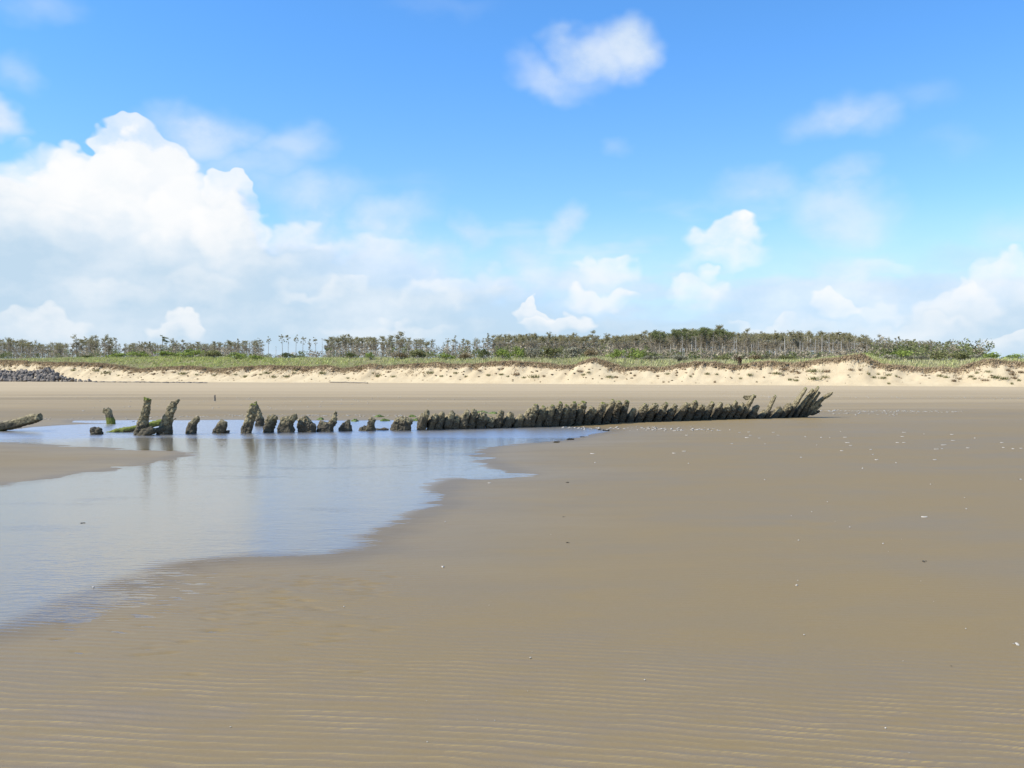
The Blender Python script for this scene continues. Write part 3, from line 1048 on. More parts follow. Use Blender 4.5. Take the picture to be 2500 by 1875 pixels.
# trees farther back that only read as a mass
def build_far_wood():
    g = np.random.default_rng(91)
    TV, TF_, LV, LC, o = [], [], [], [], 0
    pxs = np.concatenate([g.uniform(-60, 640, 130), g.uniform(798, 1005, 40), g.uniform(1205, 1480, 80), g.uniform(1480, 1800, 120),
                          g.uniform(1800, 2130, 100), g.uniform(1205, 2130, 170), g.uniform(-60, 640, 60), g.uniform(2130, 2390, 70), g.uniform(1010, 1200, 14)])
    for px in pxs:
        kd = ['canopy', 'bushy', 'tier', 'canopy'][g.integers(0, 4)]
        _, _, (tv, tf_, lv, lc) = KINDS[kd][g.integers(0, 4)]
        t = g.uniform(155, 300)
        s = s_of_px(px, t)
        x, y = (float(v) for v in st_xy(s, t))
        z, _ = dune_h(s, t)
        d = pix_dir(px, np.interp(px, TX, TY) + 3 + abs(g.normal(0, 5)))
        sc = max((CAM_H + d[2] / d[1] * y - z) / 9.7, 0.3)
        a = g.uniform(0, 6.28)
        R = np.array([[math.cos(a), -math.sin(a), 0], [math.sin(a), math.cos(a), 0], [0, 0, 1]]) * sc
        k = g.random(len(lv) // 3) < 0.45
        lsel = np.repeat(k, 3)
        TV.append(tv @ R.T + (x, y, z))
        TF_.append(tf_ + o)
        o += len(tv)
        LV.append((lv[lsel] * 1.0) @ R.T + (x, y, z))
        LC.append(lc[lsel])
    # undergrowth between the trunks
    up = np.concatenate([g.uniform(-60, 640, 260), g.uniform(640, 800, 40), g.uniform(798, 1200, 150), g.uniform(1200, 1800, 330), g.uniform(1800, 2400, 330)])
    for px in up:
        t = g.uniform(60, 170)
        s = s_of_px(px, t)
        x, y = (float(v) for v in st_xy(s, t))
        z, _ = dune_h(s, t)
        gap = 640 < px < 798
        hh = g.uniform(1.0, 2.0) if gap else (g.uniform(1.0, 2.2) if 1580 < px < 2120 else g.uniform(1.6, 3.8))
        n = 70
        green = 0.35 if px < 2100 else 0.8
        col = GREENER if g.random() < green else GREYTWIG
        lv, lc = leaf_cloud(g, [(x, y, z + hh * 0.5), (x + g.normal(0, .8), y, z + hh * 0.7)], [(1.6, 1.2, hh * 0.55), (1.0, 1.0, hh * 0.35)], n, 0.2, col, 0.3, 1.0)
        LV.append(lv)
        LC.append(lc)
    trunk = mesh_np('far_trunks', np.concatenate(TV), np.concatenate(TF_), smooth=True)
    LV = np.concatenate(LV)
    crown = mesh_np('far_crowns', LV, np.arange(len(LV)).reshape(-1, 3), {'tint': np.concatenate(LC)})
    root = tag(add('far_wood', None, loc=(0, 0, 0)), 'far part of the pine wood that reads as one grey-green mass', 'wood', kind='stuff')
    tag(add('trunk', trunk, m_bark, parent=root), kind='stuff')
    tag(add('crown', crown, m_leaf, parent=root), kind='stuff')


build_far_wood()


# ------------------------------------------------------------------ shrubs on the dune top
def make_shrub(seed, col, n=620, size=0.06, grassy=False):
    """about 1 m high, 1.6 m wide"""
    g = np.random.default_rng(seed)
    cen, rad, parts = [], [], []
    for i in range(9):
        a, r = g.uniform(0, 6.28), g.uniform(0, 0.62)
        zt = g.uniform(0.45, 0.9) * (1.05 - 0.5 * r)
        e = np.array([math.cos(a) * r, math.sin(a) * r, zt])
        cen.append(e)
        rad.append((g.uniform(0.22, 0.38),) * 3)
        parts.append(tube([(e[0] * 0.1, e[1] * 0.1, -0.2), e * (0.5, 0.5, 0.5), e], [0.03, 0.022, 0.01], 4))
    v, c = leaf_cloud(g, cen, rad, n, size, col, 0.3, 0.9)
    sv, sf = join_parts(parts)
    st = mesh_np('stem', sv, sf)
    st.materials.append(m_bark)
    lf = mesh_np('foliage', v, np.arange(len(v)).reshape(-1, 3), {'tint': c})
    lf.materials.append(m_leaf)
    return st, lf


SH = {'green': [make_shrub(10 + i, (0.25, 0.305, 0.075)) for i in range(2)], 'dark': [make_shrub(20 + i, (0.125, 0.14, 0.055)) for i in range(2)],
      'brown': [make_shrub(30 + i, (0.21, 0.16, 0.085)) for i in range(2)], 'grey': [make_shrub(40 + i, (0.29, 0.27, 0.185)) for i in range(2)],
      'olive': [make_shrub(50 + i, (0.205, 0.205, 0.085)) for i in range(2)], 'rust': [make_shrub(60, (0.13, 0.085, 0.055))]}


def plant_shrub(kind, px, top, bot, wpx, t, label, group=None, name='shrub'):
    s = s_of_px(px, t)
    x, y = (float(v) for v in st_xy(s, t))
    z, _ = dune_h(s, t)
    d = pix_dir(px, top)
    hgt = max(CAM_H + d[2] / d[1] * y - z, 0.5)
    wid = wpx * math.hypot(x, y) / FPX
    root = add(name, None, loc=(x, y, z), rot=(0, 0, random.uniform(0, 6.28)), scale=(wid / 1.7, wid / 1.7, hgt / 1.0))
    tag(root, label, 'shrub', group)
    st, lf = random.choice(SH[kind])
    add('stem', st, parent=root)
    add('foliage', lf, parent=root)


SHRUBS = [('dark', 215, 866, 50, 'dark flat shrub at the left end of the bright green shrubs'),
          ('green', 292, 861, 62, 'bright green shrub furthest left in the low green row'),
          ('green', 345, 858, 66, 'bright green shrub second from the left in the low green row'),
          ('green', 402, 856, 74, 'bright green shrub below the windswept pine'),
          ('green', 462, 853, 78, 'highest bright green shrub of the low green row'),
          ('olive', 520, 856, 70, 'olive shrub just right of the highest bright green one'),
          ('green', 575, 860, 66, 'bright green shrub second from the right in the low green row'),
          ('green', 622, 866, 56, 'small bright green shrub ending the low green row'),
          ('dark', 700, 862, 50, 'low green shrub under the skinny pines of the gap'),
          ('dark', 857, 862, 44, 'dark olive shrub in front of the long even stand'),
          ('green', 905, 860, 30, 'small green shrub in front of the long even stand'),
          ('brown', 978, 858, 58, 'brown-leaved left half of the broad thicket right of the even stand'),
          ('olive', 1020, 853, 66, 'olive dome of the broad thicket right of the even stand'),
          ('green', 1085, 862, 60, 'low green shrub below the bare poles'),
          ('brown', 1135, 861, 54, 'brownish low shrub below the bare poles'),
          ('dark', 1182, 854, 46, 'dark rounded shrub left of the green hump near the middle'),
          ('green', 1228, 850, 58, 'yellow-green hump of shrub near the middle of the dune top'),
          ('green', 1262, 846, 46, 'taller green shrub right of the yellow-green hump'),
          ('grey', 1300, 845, 66, 'grey-twigged tall shrub at the left of the grey thicket'),
          ('olive', 1345, 846, 80, 'olive shrub in the middle of the grey thicket'),
          ('grey', 1395, 848, 80, 'grey-twigged tall shrub at the right of the grey thicket'),
          ('brown', 1442, 850, 52, 'brown twiggy shrub above the high sandy notch'),
          ('green', 1505, 853, 56, 'bright green left half of the broad bush right of the sandy notch'),
          ('green', 1548, 851, 64, 'bright green crown of the broad bush right of the sandy notch'),
          ('grey', 1598, 866, 66, 'pale grey-green shrub right of the broad bright bush'),
          ('grey', 1655, 864, 76, 'pale silvery shrub in front of the tall dark green pines'),
          ('olive', 1765, 868, 60, 'low olive shrub left of the rust-brown bush on the lip'),
          ('brown', 1850, 866, 50, 'brown shrub right of the rust-brown bush on the lip'),
          ('olive', 1920, 868, 70, 'low olive shrub under the grey-trunked stand'),
          ('green', 2112, 862, 50, 'grassy green hummock bush on the highest point of the dune lip'),
          ('grey', 2172, 866, 60, 'pale shrub first to the right of the grassy hummock'),
          ('grey', 2232, 866, 66, 'pale shrub second to the right of the grassy hummock'),
          ('green', 2200, 855, 80, 'green undergrowth bush below the sparse right pines'),
          ('olive', 2292, 857, 64, 'yellow-green bush standing out at the right end of the wood'),
          ('olive', 2345, 860, 66, 'olive bush right of the yellow-green one'),
          ('grey', 2385, 866, 46, 'pale low shrub left of the last green bushes'),
          ('green', 2420, 859, 62, 'dark green bush second from the right edge'),
          ('green', 2478, 863, 60, 'green bush at the right edge of the dune top')]
for (kd, px, top, wpx, lab) in SHRUBS:
    plant_shrub(kd, px, top, 0, wpx, random.uniform(18, 21), lab, 'shrubs on the dune top')
plant_shrub('rust', 1803, 867, 0, 24, 5.4, 'rust-brown upright bush hanging on the torn lip of the dune', 'shrubs on the dune top')


# ------------------------------------------------------------------ tufts growing on the bare sand face
def make_tuft(seed, col):
    g = np.random.default_rng(seed)
    n = 90
    b = g.normal(0, 0.24, (n, 2))
    a = g.uniform(0, 6.28, n)
    h = g.uniform(0.18, 0.5, n)
    ln = g.uniform(0.05, 0.25, n)
    w = g.uniform(0.02, 0.05, n)
    wx, wy = -np.sin(a) * w, np.cos(a) * w
    V = np.stack([np.stack([b[:, 0] - wx, b[:, 1] - wy, np.full(n, -0.1)], 1), np.stack([b[:, 0] + wx, b[:, 1] + wy, np.full(n, -0.1)], 1),
                  np.stack([b[:, 0] * 1.25 + np.cos(a) * ln, b[:, 1] * 1.25 + np.sin(a) * ln, h], 1)], 1).reshape(-1, 3)
    c = np.repeat((np.asarray(col)[None, :] * g.uniform(0.6, 1.35, (n, 1)))[:, None, :], 3, 1).reshape(-1, 3)
    me = mesh_np('grass_tuft', V, np.arange(len(V)).reshape(-1, 3), {'tint': c})
    me.materials.append(m_grass)
    return me


TUFT = {'green': [make_tuft(1 + i, (0.21, 0.20, 0.085)) for i in range(3)], 'brown': [make_tuft(11 + i, (0.25, 0.175, 0.10)) for i in range(3)]}
# photo positions of the clumps one can tell apart, then a scatter of the smaller ones
TP = [(25, 902, 8, 'g'), (10, 893, 10, 'b'), (65, 893, 14, 'b'), (100, 899, 18, 'b'), (38, 900, 8, 'b'), (180, 905, 16, 'g'), (155, 914, 9, 'b'), (235, 907, 20, 'g'), (262, 911, 24, 'g'),
      (320, 911, 16, 'b'), (290, 918, 8, 'g'), (245, 897, 10, 'b'), (375, 914, 12, 'b'), (400, 910, 14, 'b'), (447, 914, 22, 'g'), (425, 909, 14, 'b'), (480, 915, 12, 'g'), (525, 917, 16, 'g'), (555, 912, 18, 'b'),
      (575, 915, 12, 'g'), (600, 920, 22, 'g'), (625, 916, 14, 'b'), (652, 912, 20, 'g'), (636, 915, 10, 'g'), (668, 921, 18, 'g'), (700, 920, 18, 'g'), (722, 904, 12, 'g'), (718, 911, 12, 'g'),
      (745, 906, 18, 'b'), (787, 912, 24, 'g'), (866, 907, 18, 'b'), (880, 901, 14, 'g'), (910, 912, 8, 'g'), (924, 919, 24, 'g'), (950, 909, 16, 'b'), (961, 920, 16, 'g'), (850, 924, 9, 'g'),
      (1050, 911, 26, 'g'), (1078, 920, 12, 'g'), (1112, 912, 12, 'g'), (1138, 920, 10, 'g'), (1170, 905, 12, 'b'), (1192, 917, 16, 'g'), (1225, 915, 18, 'g'), (1240, 920, 9, 'g'), (1225, 903, 12, 'b'),
      (1260, 915, 26, 'b'), (1280, 923, 14, 'g'), (1305, 921, 30, 'g'), (1328, 920, 12, 'b'), (1425, 916, 14, 'g'), (1437, 911, 12, 'g'), (1490, 921, 22, 'g'), (1505, 922, 14, 'b'), (1415, 908, 18, 'b'), (1550, 918, 10, 'b'),
      (1630, 914, 16, 'g'), (1605, 919, 8, 'b'), (1685, 920, 8, 'g'), (1727, 914, 14, 'g'), (1750, 915, 8, 'g'), (1830, 917, 18, 'g'), (1790, 903, 12, 'b'), (1808, 925, 8, 'g'), (1745, 934, 6, 'b'), (1620, 934, 6, 'b'),
      (1898, 913, 22, 'g'), (1910, 902, 22, 'b'), (1935, 908, 18, 'b'), (1950, 912, 14, 'b'), (1990, 907, 30, 'g'), (1976, 907, 14, 'g'), (2020, 908, 22, 'b'), (1930, 928, 14, 'g'), (1944, 930, 12, 'g'), (1990, 926, 28, 'g'), (2014, 921, 20, 'g'), (1962, 896, 12, 'b'),
      (2078, 904, 14, 'b'), (2120, 914, 10, 'g'), (2132, 922, 12, 'g'), (2144, 915, 8, 'g'), (2155, 924, 18, 'g'), (2168, 917, 18, 'g'), (2188, 920, 6, 'g'), (2100, 905, 10, 'b'), (2170, 938, 8, 'g'),
      (2295, 919, 18, 'g'), (2310, 922, 12, 'g'), (2328, 931, 10, 'b'), (2340, 926, 14, 'b'), (2370, 920, 12, 'g'), (2380, 926, 10, 'g'), (2385, 911, 10, 'g'), (2405, 929, 18, 'b'), (2412, 909, 16, 'g'),
      (2430, 922, 26, 'g'), (2450, 925, 22, 'g'), (2470, 915, 22, 'b'), (2475, 924, 18, 'b'), (2492, 910, 16, 'b'), (2460, 905, 14, 'b'), (2470, 938, 8, 'g'), (2488, 930, 8, 'g')]


def face_point(px, py):
    """where the sight line through (px,py) meets the dune face"""
    ts = np.linspace(0.1, 6.5, 80)
    ss = np.array([s_of_px(px, t) for t in ts])
    x, y = st_xy(ss, ts)
    z, tf = dune_z(ss, ts)
    d = pix_dir(px, py)
    k = np.argmax(z + 0.07 > CAM_H + d[2] / d[1] * y) if np.any(z + 0.07 > CAM_H + d[2] / d[1] * y) else 40
    return float(x[k]), float(y[k]), float(z[k]) + 0.07


rnd = random.Random(17)
tuft_parts = [(a, b, c, k) for a, b, c, k in TP]
for (px, py, w, k) in tuft_parts:
    x, y, z = face_point(px, py)
    wd = w * math.hypot(x, y) / FPX
    sec = np.searchsorted([140, 340, 520, 640, 770, 900, 1010, 1180, 1290, 1450, 1600, 1770, 1870, 1960, 2090, 2210, 2330, 2420], px)
    where = ['just above the boulder heap', 'right of the boulder heap', 'behind the two tall posts', 'behind the tall crooked post', 'left of the driftwood log', 'above the driftwood log', 'right of the driftwood log',
             'behind the low end of the hull', 'behind the start of the high ribs', 'below the grey thicket', 'below the broad bright bush', 'left of the rust-brown bush', 'below the rust-brown bush', 'left of the bow timbers',
             'right above the bow timbers', 'below the grassy hummock', 'below the yellow-green bush', 'left of the last green bushes', 'at the right edge'][sec]
    where += ', high up' if py < 909 else (', low down' if py > 919 else '')
    lab = (('wide ' if w > 17 else 'small ' if w < 11 else '') + ('green tuft on the dune face ' if k == 'g' else 'brown tuft on the dune face ')) + where
    o = add('grass_tuft', rnd.choice(TUFT['green' if k == 'g' else 'brown']), loc=(x, y, z), rot=(0, 0, rnd.uniform(0, 6.28)),
            scale=(wd * 0.85, wd * 0.85, max(0.6, wd * 0.6)))
    tag(o, lab, 'grass tuft', 'tufts on the dune face')


# crumbs of turf and roots strewn over the face
def build_crumbs():
    g = np.random.default_rng(23)
    n = 520
    s = g.uniform(-8, DLEN + 8, n)
    u = 1 - g.random(n) ** 1.6 * 0.85
    _, tf = dune_z(s, s * 0)
    t = tf * u - 0.05
    z, _ = dune_z(s, t)
    x, y = st_xy(s, t)
    r = g.uniform(0.05, 0.16, n) * (0.6 + 0.6 * u)
    V, F, C = [], [], []
    base = np.array([(1, 0, 0), (-1, 0, 0), (0, 1, 0), (0, -1, 0), (0, 0, 1), (0, 0, -1)], float)
    oct_ = np.array([(0, 2, 4), (2, 1, 4), (1, 3, 4), (3, 0, 4), (2, 0, 5), (1, 2, 5), (3, 1, 5), (0, 3, 5)])
    for i in range(n):
        V.append(base * r[i] * g.uniform(0.6, 1.5, (6, 3)) * (1.6, 1.6, 0.8) + (x[i], y[i], z[i] + 0.07 + r[i] * 0.2))
        F.append(oct_ + 6 * i)
        C.append(np.repeat((np.array([0.25, 0.18, 0.105]) * g.uniform(0.6, 1.6))[None], 6, 0))
    me = mesh_np('turf_crumbs', np.concatenate(V), np.concatenate(F), {'tint': np.concatenate(C)})
    tag(add('turf_crumbs', me, m_grass), 'small brown crumbs of fallen turf and root on the dune face', 'turf crumbs', kind='stuff')


build_crumbs()
# ------------------------------------------------------------------ crusted timber
m_tim, T, out = new_mat('crusted_timber')
pos = T.geo('Position')
moss = T.attr('moss')
lump = T.attr('lump')
nrm_z = T.sep(T.geo('Normal'))[2]
n1 = T.noise(pos, 9.0, 5, 0.65)
n2 = T.noise(pos, 38.0, 3, 0.6)
c = T.mix(T.ss(T.m('ADD', T.m('MULTIPLY', n1, 0.6), T.m('MULTIPLY', n2, 0.4)), 0.36, 0.62), (0.062, 0.048, 0.024), (0.325, 0.268, 0.150))
c = T.mix(T.m('MULTIPLY', T.ss(lump, 0.55, 0.95), 0.6), c, (0.40, 0.345, 0.225))
mus_shade = T.ss(T.m('ADD', T.attr('mussel_shade'), T.m('MULTIPLY', T.m('SUBTRACT', n1, 0.5), 1.6)), 1.25, 0.75)     # dark mussels low down, barnacles above; on the hull also painted shade
c = T.mix(T.m('MULTIPLY', mus_shade, 0.8), c, T.mix(n2, (0.022, 0.020, 0.017), (0.085, 0.072, 0.052)))
mo = T.m('MULTIPLY', T.ss(T.m('ADD', moss, T.m('MULTIPLY', T.m('SUBTRACT', n1, 0.5), 0.9)), 0.42, 0.66), 1.0)
c = T.mix(mo, c, T.mix(n2, (0.10, 0.125, 0.020), (0.20, 0.20, 0.05)))
principled(T, out, Base_Color=c, Roughness=0.85, Specular_IOR_Level=0.2, Normal=T.bump(T.m('ADD', n2, n1), 0.5, 0.02))


def seg_mesh(bm_parts, path, wid, dep, twist=0.0, k=10):
    """squared timber along a path: widths across the view (x) and depths (y) per node, rounded corners"""
    path = np.asarray(path, float)
    n = len(path)
    V = []
    for i in range(n):
        tg = path[min(i + 1, n - 1)] - path[max(i - 1, 0)]
        tg /= np.linalg.norm(tg) + 1e-9
        u = np.array([1.0, 0, 0]) - tg * tg[0]
        if np.linalg.norm(u) < 0.4:
            u = np.array([0, 0, 1.0]) - tg * tg[2]
        u /= np.linalg.norm(u)
        v = np.cross(tg, u)
        for j in range(k):
            a = 2 * math.pi * (j + 0.5) / k + twist
            ca, sa = math.cos(a), math.sin(a)
            e = 0.55                                   # squircle
            rr = 1.0 / (abs(ca) ** (2 / e) + abs(sa) ** (2 / e)) ** (e / 2)
            V.append(path[i] + u * wid[i] * 0.5 * rr * ca + v * dep[i] * 0.5 * rr * sa)
    F = []
    for i in range(n - 1):
        for j in range(k):
            F.append((i * k + j, i * k + (j + 1) % k, (i + 1) * k + (j + 1) % k, (i + 1) * k + j))
    base = sum(len(v) for v, _, _ in bm_parts)
    caps = [tuple(range(k - 1, -1, -1)), tuple((n - 1) * k + j for j in range(k))]
    bm_parts.append((np.array(V), F, caps))


def crust_mesh(name, bm_parts, voxel=0.018, rough=1.0, seed=0, moss_fn=None, mat=None, bigs=1.0, mus_shade_h=0.26):
    """weld timber pieces into one skin, then grow lumps of barnacles and mussels on it"""
    V, F, o = [], [], 0
    for v, f, caps in bm_parts:
        V.append(v)
        F += [tuple(i + o for i in q) for q in f] + [tuple(i + o for i in q) for q in caps]
        o += len(v)
    V = np.concatenate(V)
    me0 = bpy.data.meshes.new('tmp')
    me0.from_pydata([tuple(p) for p in V], [], F)
    ob = bpy.data.objects.new('tmp', me0)
    COL.objects.link(ob)
    md = ob.modifiers.new('r', 'REMESH')
    md.mode = 'VOXEL'
    md.voxel_size = voxel
    dg = bpy.context.evaluated_depsgraph_get()
    me = bpy.data.meshes.new_from_object(ob.evaluated_get(dg))
    bpy.data.objects.remove(ob, do_unlink=True)
    bpy.data.meshes.remove(me0)
    n = len(me.vertices)
    co = np.empty(n * 3, np.float32)
    me.vertices.foreach_get('co', co)
    co = co.reshape(-1, 3).astype(float)
    nr = np.empty(n * 3, np.float32)
    me.vertex_normals.foreach_get('vector', nr)
    nr = nr.reshape(-1, 3).astype(float)
    w1 = worley(co * 13.0, seed)
    w2 = worley(co * 26.0, seed + 5)
    big = fbm(co[:, 0] * 5, co[:, 1] * 5, co[:, 2] * 5, seed=seed + 9, oct=3)
    patch = sstep(fbm(co[:, 0] * 4, co[:, 1] * 4, co[:, 2] * 4, seed=seed + 17, oct=2), -0.35, 0.3)
    lum = np.clip(1.0 - w1 * 1.2, 0, 1)
    d = rough * (0.050 * lum * patch + 0.028 * np.clip(1 - w2 * 1.3, 0, 1) * (0.4 + 0.6 * patch) + 0.045 * big * bigs - 0.014)
    co2 = co + nr * d[:, None]
    me.vertices.foreach_set('co', co2.astype(np.float32).ravel())
    a = me.attributes.new('lump', 'FLOAT', 'POINT')
    a.data.foreach_set('value', (lum * patch).astype(np.float32))
    a = me.attributes.new('mussel_shade', 'FLOAT', 'POINT')
    a.data.foreach_set('value', (co2[:, 2] / mus_shade_h).astype(np.float32))
    a = me.attributes.new('moss', 'FLOAT', 'POINT')
    ms = np.zeros(n) if moss_fn is None else moss_fn(co2, nr)
    a.data.foreach_set('value', ms.astype(np.float32))
    me.polygons.foreach_set('use_smooth', np.zeros(len(me.polygons), bool))
    me.name = name
    me.materials.clear()
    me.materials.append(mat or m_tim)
    me.update()
    return me


class Spot:
    """photo pixels around one foot point -> metres, x to the right, z up, in that point's upright plane"""
    def __init__(self, px, py, z=0.0):
        self.x, self.y = pix_ground(px, py, z)
        self.px, self.py = px, py
        self.k = self.y / FPX

    def p(self, px, py, dy=0.0):
        return np.array([(px - self.px) * self.k, dy, (self.py - py) * self.k])


def timber(name, label, foot, pieces, cat, seed, moss=None, rough=1.0, group=None, voxel=0.018, toward=0.12):
    """pieces: lists of (px, py, width px, depth factor); the lowest node runs on below the ground"""
    sp = Spot(*foot)
    parts = []
    for pc in pieces:
        path, wid, dep = [], [], []
        for i, q in enumerate(pc):
            dy = q[4] if len(q) > 4 else 0.0
            v = sp.p(q[0], q[1], dy)
            v[1] -= toward * max(v[2], 0)
            path.append(v)
            wid.append(q[2] * sp.k * 0.92)
            dep.append(q[2] * sp.k * q[3] * 0.9)
        seg_mesh(parts, path, wid, dep)
    fn = None
    if moss:
        lo, hi, amt = moss                        # from height lo (m) to hi, amount

        def fn(co, nr):
            if hi >= lo:
                return amt * sstep(co[:, 2], lo, hi) * (0.55 + 0.45 * np.clip(nr[:, 2] + 0.5, 0, 1))
            return amt * sstep(co[:, 2], lo, hi)
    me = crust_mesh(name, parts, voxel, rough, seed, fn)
    o = add(name, me, loc=(sp.x, sp.y, 0))
    tag(o, label, cat, group)
    return o


STG = 'timber stumps in line with the hull'
timber('driftwood_beam', 'weathered beam sloping up out of the water at the left edge', (-28, 1052),
       [[(-55, 1064, 26, 1.4), (-20, 1049, 25, 1.4), (30, 1036, 25, 1.4), (75, 1024, 24, 1.3), (102, 1018, 21, 1.2)]], 'beam', 1, moss=(0.14, -0.05, 0.75), rough=0.5)
timber('leaning_post', 'small green-footed post with a hooked top at the far water edge', (270, 1035),
       [[(272, 1048, 22, .9), (271, 1030, 22, .9), (268, 1016, 19, .8), (266, 1002, 15, .8), (262, 997, 13, .8)], [(266, 1001, 13, .9), (258, 999, 11, .8), (255, 1008, 8, .8)]],
       'post', 2, moss=(0.32, 0.10, 1.0), rough=0.45)
timber('timber_stump', 'lowest squat stump alone left of the two tall posts', (234, 1060),
       [[(234, 1070, 31, 1.), (234, 1056, 30, 1.), (235, 1046, 25, .9)]], 'stump', 3, moss=(0.1, 0.24, 0.55), group=STG)
timber('tall_post', 'left of the two tall crusted posts, its head capped in green weed', (344, 1061),
       [[(340, 1074, 31, 1.), (345, 1056, 29, 1.), (350, 1035, 27, 1.), (357, 1010, 23, 1.), (363, 985, 20, 1.), (367, 972, 20, .9)], [(338, 1056, 13, 1.), (342, 1032, 12, 1.), (346, 1022, 8, 1.)]],
       'post', 4, moss=(0.72, 1.0, 1.0), rough=0.8, group='pair of tall posts')
timber('tall_post', 'right of the two tall crusted posts, thick-footed with a split head', (403, 1060),
       [[(399, 1072, 37, 1.), (403, 1055, 36, 1.), (410, 1030, 32, 1.), (416, 1010, 27, 1.), (425, 992, 22, 1.), (428, 978, 12, 1.4)], [(424, 1000, 14, 1.2), (433, 984, 10, 1.2), (437, 975, 9, 1.)],
        [(412, 1030, 14, 1.), (425, 1026, 11, 1.), (433, 1021, 8, 1.)]], 'post', 5, moss=(0.8, 1.05, 0.75), rough=1.0, group='pair of tall posts')
timber('fallen_beam', 'long low beam green with weed lying behind the two tall posts', (330, 1056),
       [[(250, 1060, 7, 1.6, .12), (275, 1054, 12, 1.5, .18), (310, 1049, 17, 1.3, .28), (350, 1041, 17, 1.2, .40), (385, 1031, 14, 1.2, .5), (400, 1027, 11, 1.2, .55)]],
       'beam', 6, moss=(-0.2, 0.0, 0.8), rough=0.45, toward=0.0)
timber('beam_end', 'short thick beam end half sunk between the two tall posts', (362, 1062),
       [[(340, 1072, 20, 1.2, -.05), (358, 1057, 24, 1.2, -.05), (376, 1048, 22, 1.1, 0)], [(372, 1052, 14, 1., .1), (398, 1048, 12, 1., .15)]], 'beam', 7, moss=(-.1, .15, .42), rough=0.5, toward=0.0)
timber('timber_stump', 'slanting pointed stump first to the right of the two tall posts', (469, 1058),
       [[(466, 1070, 30, 1.), (468, 1050, 29, 1.), (473, 1034, 24, 1.), (481, 1022, 14, .9), (486, 1018, 8, .8)]], 'stump', 8, group=STG)
timber('timber_stump', 'round-headed leaning stump second to the right of the two tall posts', (538, 1057),
       [[(531, 1068, 30, 1.), (537, 1050, 29, 1.), (544, 1036, 28, 1.), (548, 1027, 20, .9)], [(545, 1055, 8, 1.), (560, 1054, 6, 1.)]], 'stump', 9, moss=(0.25, 0.4, 0.6), rough=0.75, group=STG)
timber('tall_post', 'tall crooked post with a weed-capped head in the middle of the stump row', (602, 1057),
       [[(599, 1070, 29, 1.), (603, 1050, 28, 1.), (610, 1030, 25, 1.), (617, 1008, 20, 1.), (624, 986, 17, 1.)]], 'post', 10, moss=(0.66, 0.82, 1.0), rough=0.9)
timber('back_post', 'thin post propped behind the tall crooked weed-capped post', (635, 1040),
       [[(634, 1050, 22, 1.), (634, 1035, 21, 1.), (635, 1018, 15, 1.), (633, 1000, 8, 1.), (628, 985, 8, 1.), (624, 981, 10, 1.)]], 'post', 11, moss=(0.6, 0.75, .9), rough=0.8)
timber('timber_stump', 'stump with a notched head right beside the tall crooked post', (657, 1055),
       [[(654, 1068, 27, 1.), (657, 1045, 25, 1.), (660, 1030, 24, 1.), (662, 1016, 14, .9)], [(664, 1032, 20, 1.), (672, 1016, 13, .9)]], 'stump', 12, group=STG)
timber('timber_stump', 'tall broad stump with a prong on its right shoulder', (698, 1055),
       [[(697, 1068, 43, .8), (698, 1045, 42, .8), (699, 1030, 36, .8), (696, 1016, 24, .7)], [(708, 1032, 22, .8), (718, 1020, 16, .8), (724, 1012, 9, .7)]], 'stump', 13, group=STG)
timber('timber_stump', 'wide flat-topped stump lowest in the middle of the row', (750, 1054),
       [[(749, 1066, 50, .7), (750, 1045, 49, .7), (752, 1032, 46, .7), (758, 1027, 30, .6)]], 'stump', 14, group=STG)
timber('timber_stump', 'stump with a thin crooked prong rising from its right end', (796, 1053),
       [[(795, 1066, 46, .7), (796, 1045, 44, .7), (798, 1030, 34, .7)], [(806, 1040, 24, .9), (815, 1024, 15, .9), (819, 1012, 11, .8), (822, 1004, 9, .8)]], 'stump', 15, group=STG)
timber('timber_stump', 'low triangular stump with a peaked head', (843, 1052),
       [[(843, 1064, 40, .7), (843, 1046, 39, .7), (846, 1036, 26, .7), (851, 1027, 13, .7), (853, 1023, 8, .7)]], 'stump', 16, group=STG)
timber('timber_stump', 'boot-shaped stump with a low toe on its left', (900, 1051),
       [[(896, 1062, 46, .6), (897, 1048, 45, .6), (897, 1043, 36, .6)], [(903, 1052, 26, .8), (907, 1036, 22, .8), (912, 1022, 15, .8)]], 'stump', 17, group=STG)
timber('crusted_rubble', 'small dark lumps barely above water left of the hull end', (937, 1050),
       [[(922, 1052, 8, 1.), (934, 1048, 7, 1.), (950, 1049, 8, 1.)]], 'rubble', 18, rough=0.7)
timber('timber_stump', 'last big stump of the row next to the hull with a double head', (981, 1050),
       [[(979, 1062, 54, .7), (980, 1044, 52, .7), (978, 1030, 40, .7), (975, 1021, 18, .7)], [(990, 1040, 26, .8), (996, 1022, 20, .8)]], 'stump', 19, group=STG)

# ------------------------------------------------------------------ the hull: a wall of crusted ribs
HB = [(1008, 1049), (1120, 1046.5), (1240, 1043.5), (1340, 1041), (1470, 1035.5), (1500, 1033.5), (1665, 1029), (1750, 1025.5), (1830, 1024), (1965, 1020), (2000, 1019)]
hull = add('shipwreck_hull', None, loc=(*pix_ground(1480, 1035), 0))
tag(hull, 'long line of dark crusted ribs of a wrecked wooden hull in the sand', 'shipwreck')
HX, HY = hull.location.x, hull.location.y


def hull_base(px):
    py = float(np.interp(px, [p[0] for p in HB], [p[1] for p in HB]))
    x, y = pix_ground(px, py)
    return x, y, py


